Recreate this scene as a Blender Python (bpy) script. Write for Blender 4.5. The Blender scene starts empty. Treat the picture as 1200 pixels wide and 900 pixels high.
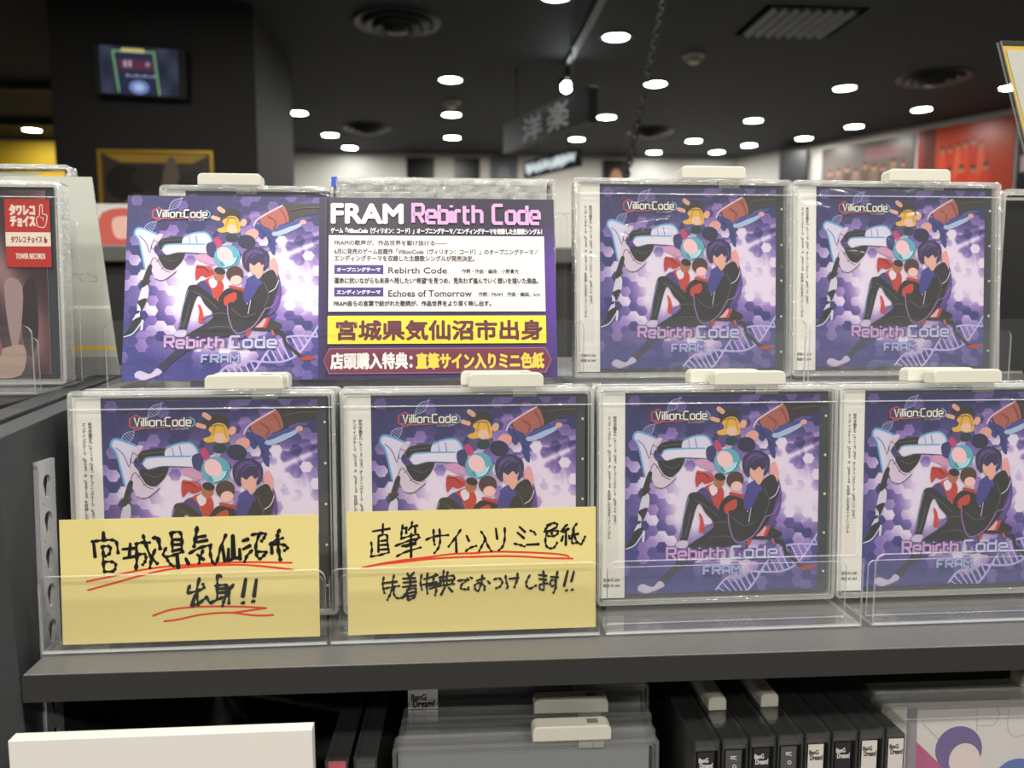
import bpy, math, random
import numpy as np
from mathutils import Vector, Matrix, geometry

random.seed(7)
SC = bpy.context.scene
COL = SC.collection

# ------------------------------------------------------------------ camera, world, lamps, exposure
FPX, YAW, PITCH = 938.0, 0.082, 0.107
cam_d = bpy.data.cameras.new('camera')
cam_d.sensor_width = 36.0
cam_d.lens = FPX / 1200.0 * 36.0
cam_d.clip_start = 0.02
cam_d.clip_end = 60
cam_d.dof.use_dof = True
cam_d.dof.focus_distance = 0.475
cam_d.dof.aperture_fstop = 9.0
cam = bpy.data.objects.new('camera', cam_d)
COL.objects.link(cam)
cam.location = (0, -0.457, 0.184)
cam.rotation_euler = (math.pi / 2 - PITCH, 0, -YAW)
SC.camera = cam

world = bpy.data.worlds.new('shop_ambience')
SC.world = world
world.use_nodes = True
bg = world.node_tree.nodes['Background']
bg.inputs[0].default_value = (1.0, 0.97, 0.90, 1)
bg.inputs[1].default_value = 0.16

SC.view_settings.view_transform = 'Standard'
SC.view_settings.look = 'None'
SC.view_settings.exposure = 0.0
SC.view_settings.gamma = 1.0
SC.view_settings.use_curve_mapping = False
SC.cycles.transparent_max_bounces = 64
SC.cycles.max_bounces = 8
SC.cycles.sample_clamp_indirect = 4.0
CEIL = 1.5

def lamp(x, y, watts, size=0.14, z=CEIL - 0.02, color=(1, 0.965, 0.9)):
    d = bpy.data.lights.new('downlight_lamp', 'AREA')
    d.shape = 'DISK'
    d.size = size
    d.energy = watts
    d.color = color
    o = bpy.data.objects.new('downlight_lamp', d)
    COL.objects.link(o)
    o.location = (x, y, z)
    return o

# the downlights of the shop ceiling overhead and behind the photographer
for lx in (-1.35, -0.35, 0.65, 1.65):
    for ly, w in ((-2.3, 13.5), (-1.35, 14), (-0.4, 11), (0.75, 8.5), (1.9, 5.5)):
        lamp(lx, ly, w)
# and the beams of the recessed lights nearest to the far and right-hand walls
for lx, ly in ((-0.923, 6.312), (0.064, 6.335), (1.099, 6.321), (2.092, 6.313), (2.967, 6.132), (3.148, 5.651), (3.336, 5.073), (-3.2, 6.2)):
    lamp(lx, ly, 9 if -2 < lx < 2.5 else 2.5, 0.12)

# ------------------------------------------------------------------ materials
def s2l(c):
    c = c / 255.0
    return c / 12.92 if c <= 0.04045 else ((c + 0.055) / 1.055) ** 2.4

def lin(rgb):
    return tuple(s2l(c) for c in rgb[:3]) + (1.0,)

def new_mat(name):
    m = bpy.data.materials.new(name)
    m.use_nodes = True
    nt = m.node_tree
    nt.nodes.clear()
    out = nt.nodes.new('ShaderNodeOutputMaterial')
    return m, nt, out

def solid(name, rgb, rough=0.5, metal=0.0, noise=0.0, nscale=60, bump=0.0, spec=0.5):
    m, nt, out = new_mat(name)
    b = nt.nodes.new('ShaderNodeBsdfPrincipled')
    b.inputs['Base Color'].default_value = lin(rgb)
    b.inputs['Roughness'].default_value = rough
    b.inputs['Metallic'].default_value = metal
    b.inputs['Specular IOR Level'].default_value = spec
    nt.links.new(b.outputs[0], out.inputs[0])
    if noise or bump:
        tc = nt.nodes.new('ShaderNodeTexCoord')
        nz = nt.nodes.new('ShaderNodeTexNoise')
        nz.inputs['Scale'].default_value = nscale
        nz.inputs['Detail'].default_value = 6
        nt.links.new(tc.outputs['Object'], nz.inputs['Vector'])
        if noise:
            mx = nt.nodes.new('ShaderNodeMix')
            mx.data_type = 'RGBA'
            lo = [max(0, c * (1 - noise)) for c in rgb]
            hi = [min(255, c * (1 + noise)) for c in rgb]
            mx.inputs[6].default_value = lin(lo)
            mx.inputs[7].default_value = lin(hi)
            nt.links.new(nz.outputs['Fac'], mx.inputs[0])
            nt.links.new(mx.outputs[2], b.inputs['Base Color'])
        if bump:
            bp = nt.nodes.new('ShaderNodeBump')
            bp.inputs['Strength'].default_value = bump
            bp.inputs['Distance'].default_value = 0.001
            nt.links.new(nz.outputs['Fac'], bp.inputs['Height'])
            nt.links.new(bp.outputs[0], b.inputs['Normal'])
    return m

def glow(name, rgb, strength):
    m, nt, out = new_mat(name)
    e = nt.nodes.new('ShaderNodeEmission')
    e.inputs[0].default_value = lin(rgb)
    e.inputs[1].default_value = strength
    nt.links.new(e.outputs[0], out.inputs[0])
    return m

def clear_plastic(name, tint=(255, 255, 255), rough=0.04, haze=0.03, haze_col=(225, 228, 226), ior=1.5, wrinkle=0.0, wscale=(30, 90, 60), gain=1.0):
    """thin see-through plastic: straight-through light, a fresnel reflection and a little haze"""
    m, nt, out = new_mat(name)
    tr = nt.nodes.new('ShaderNodeBsdfTransparent')
    tr.inputs[0].default_value = lin(tint)
    gl = nt.nodes.new('ShaderNodeBsdfGlossy')
    gl.inputs['Roughness'].default_value = rough
    gl.inputs[0].default_value = (1, 1, 1, 1)
    df = nt.nodes.new('ShaderNodeBsdfDiffuse')
    df.inputs[0].default_value = lin(haze_col)
    fr = nt.nodes.new('ShaderNodeFresnel')
    # same reflectance from either side of the sheet
    ge = nt.nodes.new('ShaderNodeNewGeometry')
    io = nt.nodes.new('ShaderNodeMix')
    io.data_type = 'FLOAT'
    io.inputs[2].default_value = ior
    io.inputs[3].default_value = 1.0 / ior
    nt.links.new(ge.outputs['Backfacing'], io.inputs[0])
    nt.links.new(io.outputs[0], fr.inputs[0])
    mul = nt.nodes.new('ShaderNodeMath')
    mul.operation = 'MULTIPLY'
    mul.inputs[1].default_value = gain
    mul.use_clamp = True
    nt.links.new(fr.outputs[0], mul.inputs[0])
    m1 = nt.nodes.new('ShaderNodeMixShader')
    m1.inputs[0].default_value = haze
    nt.links.new(tr.outputs[0], m1.inputs[1])
    nt.links.new(df.outputs[0], m1.inputs[2])
    m2 = nt.nodes.new('ShaderNodeMixShader')
    nt.links.new(mul.outputs[0], m2.inputs[0])
    nt.links.new(m1.outputs[0], m2.inputs[1])
    nt.links.new(gl.outputs[0], m2.inputs[2])
    nt.links.new(m2.outputs[0], out.inputs[0])
    if wrinkle:
        tc = nt.nodes.new('ShaderNodeTexCoord')
        mp = nt.nodes.new('ShaderNodeMapping')
        mp.inputs['Scale'].default_value = wscale
        mp.inputs['Rotation'].default_value = (0, 0.35, 0)
        nz = nt.nodes.new('ShaderNodeTexNoise')
        nz.inputs['Scale'].default_value = 1.0
        nz.inputs['Detail'].default_value = 3
        nz.inputs['Distortion'].default_value = 1.2
        oi = nt.nodes.new('ShaderNodeObjectInfo')
        ad = nt.nodes.new('ShaderNodeVectorMath')
        ad.operation = 'ADD'
        nt.links.new(tc.outputs['Object'], ad.inputs[0])
        nt.links.new(oi.outputs['Random'], ad.inputs[1])
        nt.links.new(ad.outputs[0], mp.inputs['Vector'])
        nt.links.new(mp.outputs[0], nz.inputs['Vector'])
        bp = nt.nodes.new('ShaderNodeBump')
        bp.inputs['Strength'].default_value = wrinkle
        bp.inputs['Distance'].default_value = 0.004
        nt.links.new(nz.outputs['Fac'], bp.inputs['Height'])
        nt.links.new(bp.outputs[0], gl.inputs['Normal'])
    return m

def printed(name, rough=0.35, emit=0.0):
    """ink read from the mesh's own colour attribute"""
    m, nt, out = new_mat(name)
    at = nt.nodes.new('ShaderNodeAttribute')
    at.attribute_name = 'ink'
    if emit:
        b = nt.nodes.new('ShaderNodeEmission')
        nt.links.new(at.outputs[0], b.inputs[0])
        b.inputs[1].default_value = emit
    else:
        b = nt.nodes.new('ShaderNodeBsdfPrincipled')
        b.inputs['Roughness'].default_value = rough
        nt.links.new(at.outputs[0], b.inputs['Base Color'])
    nt.links.new(b.outputs[0], out.inputs[0])
    return m

M = {}
M['ink'] = printed('printed_paper')
M['screen'] = printed('screen_picture', emit=0.9)
M['signlit'] = printed('backlit_sign', emit=1.0)
M['shelf'] = solid('grey_laminate', (92, 91, 88), 0.36, noise=0.08, nscale=900, bump=0.05)
M['edgeband'] = solid('dark_edge_band', (42, 41, 39), 0.5)
M['panel'] = solid('grey_panel_laminate', (56, 58, 60), 0.5, noise=0.05, nscale=300)
M['dark'] = solid('black_laminate', (34, 34, 36), 0.5)
M['greycase'] = solid('pale_grey_tray', (128, 130, 131), 0.2)
M['black'] = solid('black_matte', (16, 16, 17), 0.6)
M['steel'] = solid('brushed_steel', (205, 206, 208), 0.4, metal=0.35, noise=0.06, nscale=400)
M['slot'] = solid('slot_shade_black', (10, 10, 11), 0.7)
M['acrylic'] = clear_plastic('clear_acrylic', rough=0.02, haze=0.008, gain=0.9)
M['acrylic_edge'] = clear_plastic('polished_acrylic_edge', rough=0.15, haze=0.45, haze_col=(215, 220, 220), gain=1.6)
M['keeper'] = clear_plastic('clear_keeper_plastic', rough=0.05, haze=0.01, gain=0.8)
M['keeper_edge'] = clear_plastic('keeper_plastic_rim', rough=0.12, haze=0.26, haze_col=(244, 245, 240), gain=2.2, wrinkle=0.3, wscale=(40, 160, 260))  # strong white haze stands in for lamp reflections along the rims
M['film'] = clear_plastic('shrink_film', rough=0.12, haze=0.02, gain=1.2, wrinkle=0.3)
M['jewel'] = solid('dark_cd_tray', (58, 62, 68), 0.15)
M['tag'] = solid('ivory_tag_plastic', (206, 203, 188), 0.35)
M['latch'] = solid('tag_latch_grey', (150, 148, 140), 0.3, metal=0.3)
M['paper'] = solid('white_paper', (222, 220, 212), 0.6)
M['white'] = solid('white_board', (216, 212, 204), 0.55)
M['yellow_card'] = solid('yellow_card', (232, 218, 146), 0.65, noise=0.03, nscale=700)
M['ceiling'] = solid('black_ceiling_paint', (45, 48, 52), 0.8, noise=0.05, nscale=3)
M['farwall'] = solid('far_wall_paint', (228, 223, 214), 0.8)
M['yellowwall'] = solid('yellow_wall_paint', (226, 186, 40), 0.7)
M['pillar'] = solid('dark_brown_cladding', (26, 23, 20), 0.6)
M['floor'] = solid('shop_floor_vinyl', (110, 106, 100), 0.5, noise=0.1, nscale=4)
M['lamp'] = glow('downlight_lens', (246, 250, 248), 44)
M['spot'] = glow('spotlight_lens', (240, 252, 250), 60)
M['gold'] = solid('gold_frame', (200, 160, 60), 0.35, metal=0.6)
M['vent'] = solid('vent_metal', (48, 48, 50), 0.45)
M['ventlight'] = solid('vent_slat_metal', (120, 124, 126), 0.4)
M['cream'] = solid('cream_plastic', (215, 205, 185), 0.5)
M['greycard'] = solid('grey_divider_board', (196, 196, 186), 0.45)
M['fold'] = clear_plastic('crumpled_film', rough=0.2, haze=0.4, haze_col=(225, 226, 218), gain=1.6, wrinkle=0.5, wscale=(18, 60, 420))
M['bluedot'] = solid('blue_sticker', (50, 90, 190), 0.5)
M['yellowedge'] = solid('yellow_card_edge', (230, 190, 60), 0.5)

# ------------------------------------------------------------------ mesh helpers
class MB:
    def __init__(self):
        self.v, self.f, self.m = [], [], []

    def add(self, verts, faces, mi=0):
        o = len(self.v)
        self.v += [tuple(p) for p in verts]
        for f in faces:
            self.f.append(tuple(o + i for i in f))
            self.m.append(mi)
        return self

    def box(self, a, b, mi=0):
        (x0, y0, z0), (x1, y1, z1) = a, b
        vs = [(x0, y0, z0), (x1, y0, z0), (x1, y1, z0), (x0, y1, z0), (x0, y0, z1), (x1, y0, z1), (x1, y1, z1), (x0, y1, z1)]
        return self.add(vs, [(0, 3, 2, 1), (4, 5, 6, 7), (0, 1, 5, 4), (1, 2, 6, 5), (2, 3, 7, 6), (3, 0, 4, 7)], mi)

    def prism(self, pts, y0, y1, mi=0, side=None, axis='y'):
        """outline in (x, z), extruded along y (or (y, z) along x, (x, y) along z)"""
        n = len(pts)
        def P(p, t):
            return (p[0], t, p[1]) if axis == 'y' else ((t, p[0], p[1]) if axis == 'x' else (p[0], p[1], t))
        vs = [P(p, y0) for p in pts] + [P(p, y1) for p in pts]
        self.add(vs, [tuple(range(n)), tuple(range(2 * n - 1, n - 1, -1))], mi)
        o = len(self.v) - 2 * n
        for i in range(n):
            j = (i + 1) % n
            self.f.append((o + j, o + i, o + n + i, o + n + j))
            self.m.append(mi if side is None else side)
        return self

    def ring(self, outer, inner, y0, y1, mi=0):
        n = len(outer)
        vs = [(p[0], y0, p[1]) for p in outer] + [(p[0], y0, p[1]) for p in inner] + [(p[0], y1, p[1]) for p in outer] + [(p[0], y1, p[1]) for p in inner]
        fs = []
        for i in range(n):
            j = (i + 1) % n
            fs += [(i, j, n + j, n + i), (2 * n + j, 2 * n + i, 3 * n + i, 3 * n + j), (j, i, 2 * n + i, 2 * n + j), (n + i, n + j, 3 * n + j, 3 * n + i)]
        return self.add(vs, fs, mi)

    def lathe(self, prof, n=28, center=(0, 0, 0), mi=0):
        """profile of (radius, z) turned about z"""
        vs = []
        for r, z in prof:
            for k in range(n):
                a = 2 * math.pi * k / n
                vs.append((center[0] + r * math.cos(a), center[1] + r * math.sin(a), center[2] + z))
        fs = []
        for i in range(len(prof) - 1):
            for k in range(n):
                k2 = (k + 1) % n
                fs.append((i * n + k, i * n + k2, (i + 1) * n + k2, (i + 1) * n + k))
        return self.add(vs, fs, mi)

    def tube(self, path, r, n=8, mi=0, closed=False):
        P = [Vector(p) for p in path]
        m = len(P)
        vs, fs = [], []
        for i in range(m):
            if closed:
                t = P[(i + 1) % m] - P[i - 1]
            else:
                t = P[min(i + 1, m - 1)] - P[max(i - 1, 0)]
            t.normalize()
            ref = Vector((0, 0, 1)) if abs(t.z) < 0.9 else Vector((1, 0, 0))
            a = t.cross(ref).normalized()
            b = t.cross(a)
            for k in range(n):
                w = 2 * math.pi * k / n
                vs.append(tuple(P[i] + a * (r * math.cos(w)) + b * (r * math.sin(w))))
        for i in range(m if closed else m - 1):
            i2 = (i + 1) % m
            for k in range(n):
                k2 = (k + 1) % n
                fs.append((i * n + k, i * n + k2, i2 * n + k2, i2 * n + k))
        if not closed:
            fs += [tuple(range(n - 1, -1, -1)), tuple(range((m - 1) * n, m * n))]
        return self.add(vs, fs, mi)

    def build(self, name, mats, parent=None, bevel=0.0, smooth=False, loc=None, rot=None):
        me = bpy.data.meshes.new(name)
        me.from_pydata(self.v, [], self.f)
        if not isinstance(mats, (list, tuple)):
            mats = [mats]
        for m in mats:
            me.materials.append(m)
        me.polygons.foreach_set('material_index', self.m)
        if smooth:
            me.polygons.foreach_set('use_smooth', [True] * len(self.f))
        me.update()
        return link(name, me, parent, bevel, loc, rot)

def link(name, me, parent=None, bevel=0.0, loc=None, rot=None):
    o = bpy.data.objects.new(name, me)
    COL.objects.link(o)
    if parent:
        o.parent = parent
    if loc:
        o.location = loc
    if rot:
        o.rotation_euler = rot
    if bevel:
        b = o.modifiers.new('bevel', 'BEVEL')
        b.width = bevel
        b.segments = 3
        b.limit_method = 'ANGLE'
        b.angle_limit = math.radians(50)
    return o

def tag(o, label=None, cat=None, group=None, kind=None):
    if label:
        o['label'] = label
    if cat:
        o['category'] = cat
    if group:
        o['group'] = group
    if kind:
        o['kind'] = kind
    return o

def empty(name, loc=(0, 0, 0), rot=(0, 0, 0)):
    o = bpy.data.objects.new(name, None)
    o.empty_display_size = 0.02
    COL.objects.link(o)
    o.location = loc
    o.rotation_euler = rot
    return o

def copy_tree(o, parent=None):
    c = o.copy()
    COL.objects.link(c)
    if parent:
        c.parent = parent
    for ch in list(o.children):
        copy_tree(ch, c)
    return c

def rrect(x0, z0, x1, z1, r, n=5, corners=(1, 1, 1, 1)):
    """rounded rectangle, counter-clockwise; corners: bottom-left, bottom-right, top-right, top-left"""
    pts = []
    for (cx, cz, a0, on) in ((x0, z0, 180, corners[0]), (x1, z0, 270, corners[1]), (x1, z1, 0, corners[2]), (x0, z1, 90, corners[3])):
        rr = r * on
        mx = cx + (rr if cx == x0 else -rr)
        mz = cz + (rr if cz == z0 else -rr)
        for k in range(n + 1):
            a = math.radians(a0 + 90 * k / n)
            pts.append((mx + max(rr, 1e-5) * math.cos(a), mz + max(rr, 1e-5) * math.sin(a)))
    return pts

# ------------------------------------------------------------------ print helper: flat graphics in millimetres
def smooth_path(pts, closed=False, n=5):
    m = len(pts)
    if m < 3:
        return list(pts)
    out = []
    rng = range(m) if closed else range(m - 1)
    for i in rng:
        p0 = pts[(i - 1) % m] if closed or i > 0 else pts[i]
        p1, p2 = pts[i], pts[(i + 1) % m]
        p3 = pts[(i + 2) % m] if closed or i + 2 < m else p2
        for k in range(n):
            t = k / n
            out.append(tuple(0.5 * (2 * p1[d] + (p2[d] - p0[d]) * t + (2 * p0[d] - 5 * p1[d] + 4 * p2[d] - p3[d]) * t * t + (3 * p1[d] - p0[d] - 3 * p2[d] + p3[d]) * t ** 3) for d in (0, 1)))
    if not closed:
        out.append(pts[-1])
    return out

TEXT_CACHE = {}
def glyphs(body, bold=0.0):
    key = (body, bold)
    if key not in TEXT_CACHE:
        c = bpy.data.curves.new('lettering', 'FONT')
        c.body = body
        c.size = 1.0
        c.resolution_u = 3
        c.offset = bold
        o = bpy.data.objects.new('lettering', c)
        COL.objects.link(o)
        dg = bpy.context.evaluated_depsgraph_get()
        me = bpy.data.meshes.new_from_object(o.evaluated_get(dg))
        vs = [(v.co.x, v.co.y) for v in me.vertices]
        fs = [tuple(p.vertices) for p in me.polygons]
        bpy.data.objects.remove(o)
        bpy.data.curves.remove(c)
        bpy.data.meshes.remove(me)
        TEXT_CACHE[key] = (vs, fs)
    return TEXT_CACHE[key]

TECHNO = {
    'R': [[(0, 1), (0, 0), (.6, 0), (.7, .1), (.7, .42), (.6, .52), (0, .52)], [(.36, .52), (.7, 1)]],
    'e': [[(0, .68), (.6, .68), (.6, .43), (.5, .33), (.1, .33), (0, .43), (0, .9), (.1, 1), (.6, 1)]],
    'b': [[(0, 0), (0, 1), (.5, 1), (.6, .9), (.6, .43), (.5, .33), (0, .33)]],
    'd': [[(.6, 0), (.6, 1), (.1, 1), (0, .9), (0, .43), (.1, .33), (.6, .33)]],
    'i': [[(0, .33), (0, 1)], [(0, .02), (0, .14)]],
    'r': [[(0, 1), (0, .43), (.1, .33), (.4, .33)]],
    't': [[(0, .05), (0, .9), (.1, 1), (.36, 1)], [(0, .33), (.36, .33)]],
    'h': [[(0, 0), (0, 1)], [(0, .33), (.5, .33), (.6, .43), (.6, 1)]],
    'n': [[(0, 1), (0, .33), (.5, .33), (.6, .43), (.6, 1)]],
    'l': [[(0, 0), (0, 1)]],
    'o': [[(.1, .33), (.5, .33), (.6, .43), (.6, .9), (.5, 1), (.1, 1), (0, .9), (0, .43), (.1, .33)]],
    'C': [[(.68, 0), (.1, 0), (0, .1), (0, .9), (.1, 1), (.68, 1)]],
    'V': [[(0, 0), (.32, 1), (.64, 0)]],
    ':': [[(0, .38), (0, .5)], [(0, .86), (0, .98)]],
    'F': [[(.62, 0), (.1, 0), (0, .1), (0, 1)], [(0, .52), (.5, .52)]],
    'A': [[(0, 1), (0, .1), (.1, 0), (.52, 0), (.62, .1), (.62, 1)], [(0, .6), (.62, .6)]],
    'M': [[(0, 1), (0, 0), (.38, .5), (.76, 0), (.76, 1)]],
    ' ': []}

class Print:
    """flat artwork: x right, y down, in mm from its top-left corner; every shape lies a hair above the one before"""
    def __init__(self, step=0.004):
        self.v, self.f, self.c, self.layer, self.step = [], [], [], 0, step
        self.clip = None

    def tris(self, pts, faces, col):
        if self.clip:
            x0, y0, x1, y1 = self.clip
            pts = [(min(max(p[0], x0), x1), min(max(p[1], y0), y1)) for p in pts]
        o = len(self.v)
        z = self.layer * self.step
        self.v += [(p[0], -z, -p[1]) for p in pts]
        self.f += [tuple(o + i for i in f) for f in faces]
        if isinstance(col, tuple):
            l = lin(col)
            self.c += [l] * len(pts)
        else:
            self.c += [lin(q) for q in col]
        self.layer += 1

    def poly(self, pts, col, smooth=False):
        if smooth:
            pts = smooth_path(pts, True, 4)
        t = geometry.tessellate_polygon([[Vector((p[0], p[1], 0)) for p in pts]])
        fs = []
        for a, b, c in t:
            ar = (pts[b][0] - pts[a][0]) * (pts[c][1] - pts[a][1]) - (pts[b][1] - pts[a][1]) * (pts[c][0] - pts[a][0])
            fs.append((a, b, c) if ar < 0 else (a, c, b))
        self.tris(pts, fs, col)

    def rect(self, x0, y0, x1, y1, col):
        cols = col if isinstance(col, tuple) else col
        self.tris([(x0, y0), (x1, y0), (x1, y1), (x0, y1)], [(3, 2, 1, 0)], cols)

    def ellipse(self, c, rx, ry, col, rot=0.0, n=26):
        pts = []
        for k in range(n):
            a = 2 * math.pi * k / n
            x, y = rx * math.cos(a), ry * math.sin(a)
            pts.append((c[0] + x * math.cos(rot) - y * math.sin(rot), c[1] + x * math.sin(rot) + y * math.cos(rot)))
        self.poly(pts, col)

    def stroke(self, pts, w, col, smooth=True, cap=True, taper=False):
        if smooth:
            pts = smooth_path(pts, False, 6)
        n = len(pts)
        L, R_ = [], []
        for i in range(n):
            d1 = (pts[i][0] - pts[i - 1][0], pts[i][1] - pts[i - 1][1]) if i > 0 else None
            d2 = (pts[i + 1][0] - pts[i][0], pts[i + 1][1] - pts[i][1]) if i < n - 1 else None
            def nm(d):
                l = math.hypot(*d) or 1
                return (-d[1] / l, d[0] / l)
            n1 = nm(d1) if d1 else nm(d2)
            n2 = nm(d2) if d2 else n1
            mx, my = n1[0] + n2[0], n1[1] + n2[1]
            l = math.hypot(mx, my) or 1
            mx, my = mx / l, my / l
            k = 1 / max(0.5, mx * n1[0] + my * n1[1])
            hw = w / 2 * k
            if taper:
                hw *= 0.85 + 0.3 * math.sin(i * 1.1)
            L.append((pts[i][0] + mx * hw, pts[i][1] + my * hw))
            R_.append((pts[i][0] - mx * hw, pts[i][1] - my * hw))
        if cap:
            # rounded ends, part of the same outline
            def rounded(A, B, p, q):
                dx, dy = p[0] - q[0], p[1] - q[1]
                l = math.hypot(dx, dy) or 1
                dx, dy = dx / l * w / 2, dy / l * w / 2
                la, lb = [], []
                for f in (0.55, 0.87, 1.0):
                    s = math.sqrt(max(0, 1 - f * f)) if f < 1 else 0.05
                    la.append((p[0] + dx * f + (A[0] - p[0]) * s, p[1] + dy * f + (A[1] - p[1]) * s))
                    lb.append((p[0] + dx * f + (B[0] - p[0]) * s, p[1] + dy * f + (B[1] - p[1]) * s))
                return la, lb
            a0, b0 = rounded(L[0], R_[0], pts[0], pts[1])
            a1, b1 = rounded(L[-1], R_[-1], pts[-1], pts[-2])
            L = a0[::-1] + L + a1
            R_ = b0[::-1] + R_ + b1
            n = len(L)
        vs = L + R_
        fs = [(i, i + 1, n + i + 1, n + i) for i in range(n - 1)]
        self.tris(vs, fs, col)

    def techno(self, s, x0, x1, y0, y1, w, col):
        """squared-off letters fitted into a box"""
        adv, tot = [], 0
        for ch in s:
            g = TECHNO[ch]
            wd = max([p[0] for st in g for p in st], default=0.3)
            adv.append((tot, wd))
            tot += wd + 0.26
        tot -= 0.26
        for ch, (a, wd) in zip(s, adv):
            for st in TECHNO[ch]:
                self.stroke([(x0 + (a + p[0]) / tot * (x1 - x0), y0 + p[1] * (y1 - y0)) for p in st], w, col, smooth=False, cap=False)

    def text(self, s, x0, x1, y0, y1, col, bold=0.0, mirror=False):
        """lettering fitted into a box; bold in mm thickens the strokes"""
        vs, fs = glyphs(s)
        xs = [p[0] for p in vs]
        ys = [p[1] for p in vs]
        ax, bx, ay, by = min(xs), max(xs), min(ys), max(ys)
        def fx(x):
            t = (x - ax) / (bx - ax)
            return x0 + (1 - t if mirror else t) * (x1 - x0)
        pts = [(fx(p[0]), y1 - (p[1] - ay) / (by - ay) * (y1 - y0)) for p in vs]
        if bold:
            for k in range(6):
                a = math.pi * (k + 0.5) / 3
                self.tris([(p[0] + bold * math.cos(a), p[1] + bold * math.sin(a)) for p in pts], fs, col)
        else:
            self.tris(pts, fs, col)

    def text_down(self, s, x, y0, y1, size, col):
        """vertical lettering, Latin words turned on their side"""
        runs, tot = [], 0.0
        for ch in s:
            latin = ord(ch) < 128
            a = 0.56 if latin else 1.0
            runs.append((ch, tot, latin))
            tot += a
        k = (y1 - y0) / tot
        lay = self.layer
        for ch, t, latin in runs:
            if ch == ' ':
                continue
            rot = latin or ch in '「」ー（）'
            vs, fs = glyphs(ch)
            pts = []
            for px, py in vs:
                if rot:
                    pts.append((x - (py - 0.36) * size, y0 + t * k + px * size))
                else:
                    pts.append((x + (px - 0.5) * size, y0 + t * k + (0.86 - py) * size))
            for kk, (bx, by) in enumerate(((-.10, -.06), (.10, .06))):
                self.layer = lay + kk
                self.tris([(p[0] + bx, p[1] + by) for p in pts], fs, col)
        self.layer = lay + 1

    def place(self, other, sx, sy, dx, dy):
        o = len(self.v)
        base = self.layer * self.step
        self.v += [(p[0] * sx + dx, p[1] - base, p[2] * sy - dy) for p in other.v]
        self.f += [tuple(o + i for i in f) for f in other.f]
        self.c += other.c
        self.layer += other.layer

    def mesh(self, name, mat, w, h, thick=0.4, back=(225, 222, 214)):
        """mesh in metres with a solid sheet behind the ink; origin at the bottom-left corner of the sheet"""
        o = len(self.v)
        t0, t1 = 0.01, thick
        vs = list(self.v) + [(0, t0, -h), (w, t0, -h), (w, t1, -h), (0, t1, -h), (0, t0, 0), (w, t0, 0), (w, t1, 0), (0, t1, 0)]
        fs = list(self.f) + [tuple(o + i for i in q) for q in ((0, 3, 2, 1), (4, 5, 6, 7), (0, 1, 5, 4), (1, 2, 6, 5), (2, 3, 7, 6), (3, 0, 4, 7))]
        cs = list(self.c) + [lin(back)] * 8
        me = bpy.data.meshes.new(name)
        me.from_pydata([(p[0] / 1000, p[1] / 1000, (p[2] + h) / 1000) for p in vs], [], fs)
        at = me.attributes.new('ink', 'FLOAT_COLOR', 'POINT')
        at.data.foreach_set('color', np.array(cs, dtype=np.float32).ravel())
        me.materials.append(mat)
        me.update()
        return me

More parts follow.
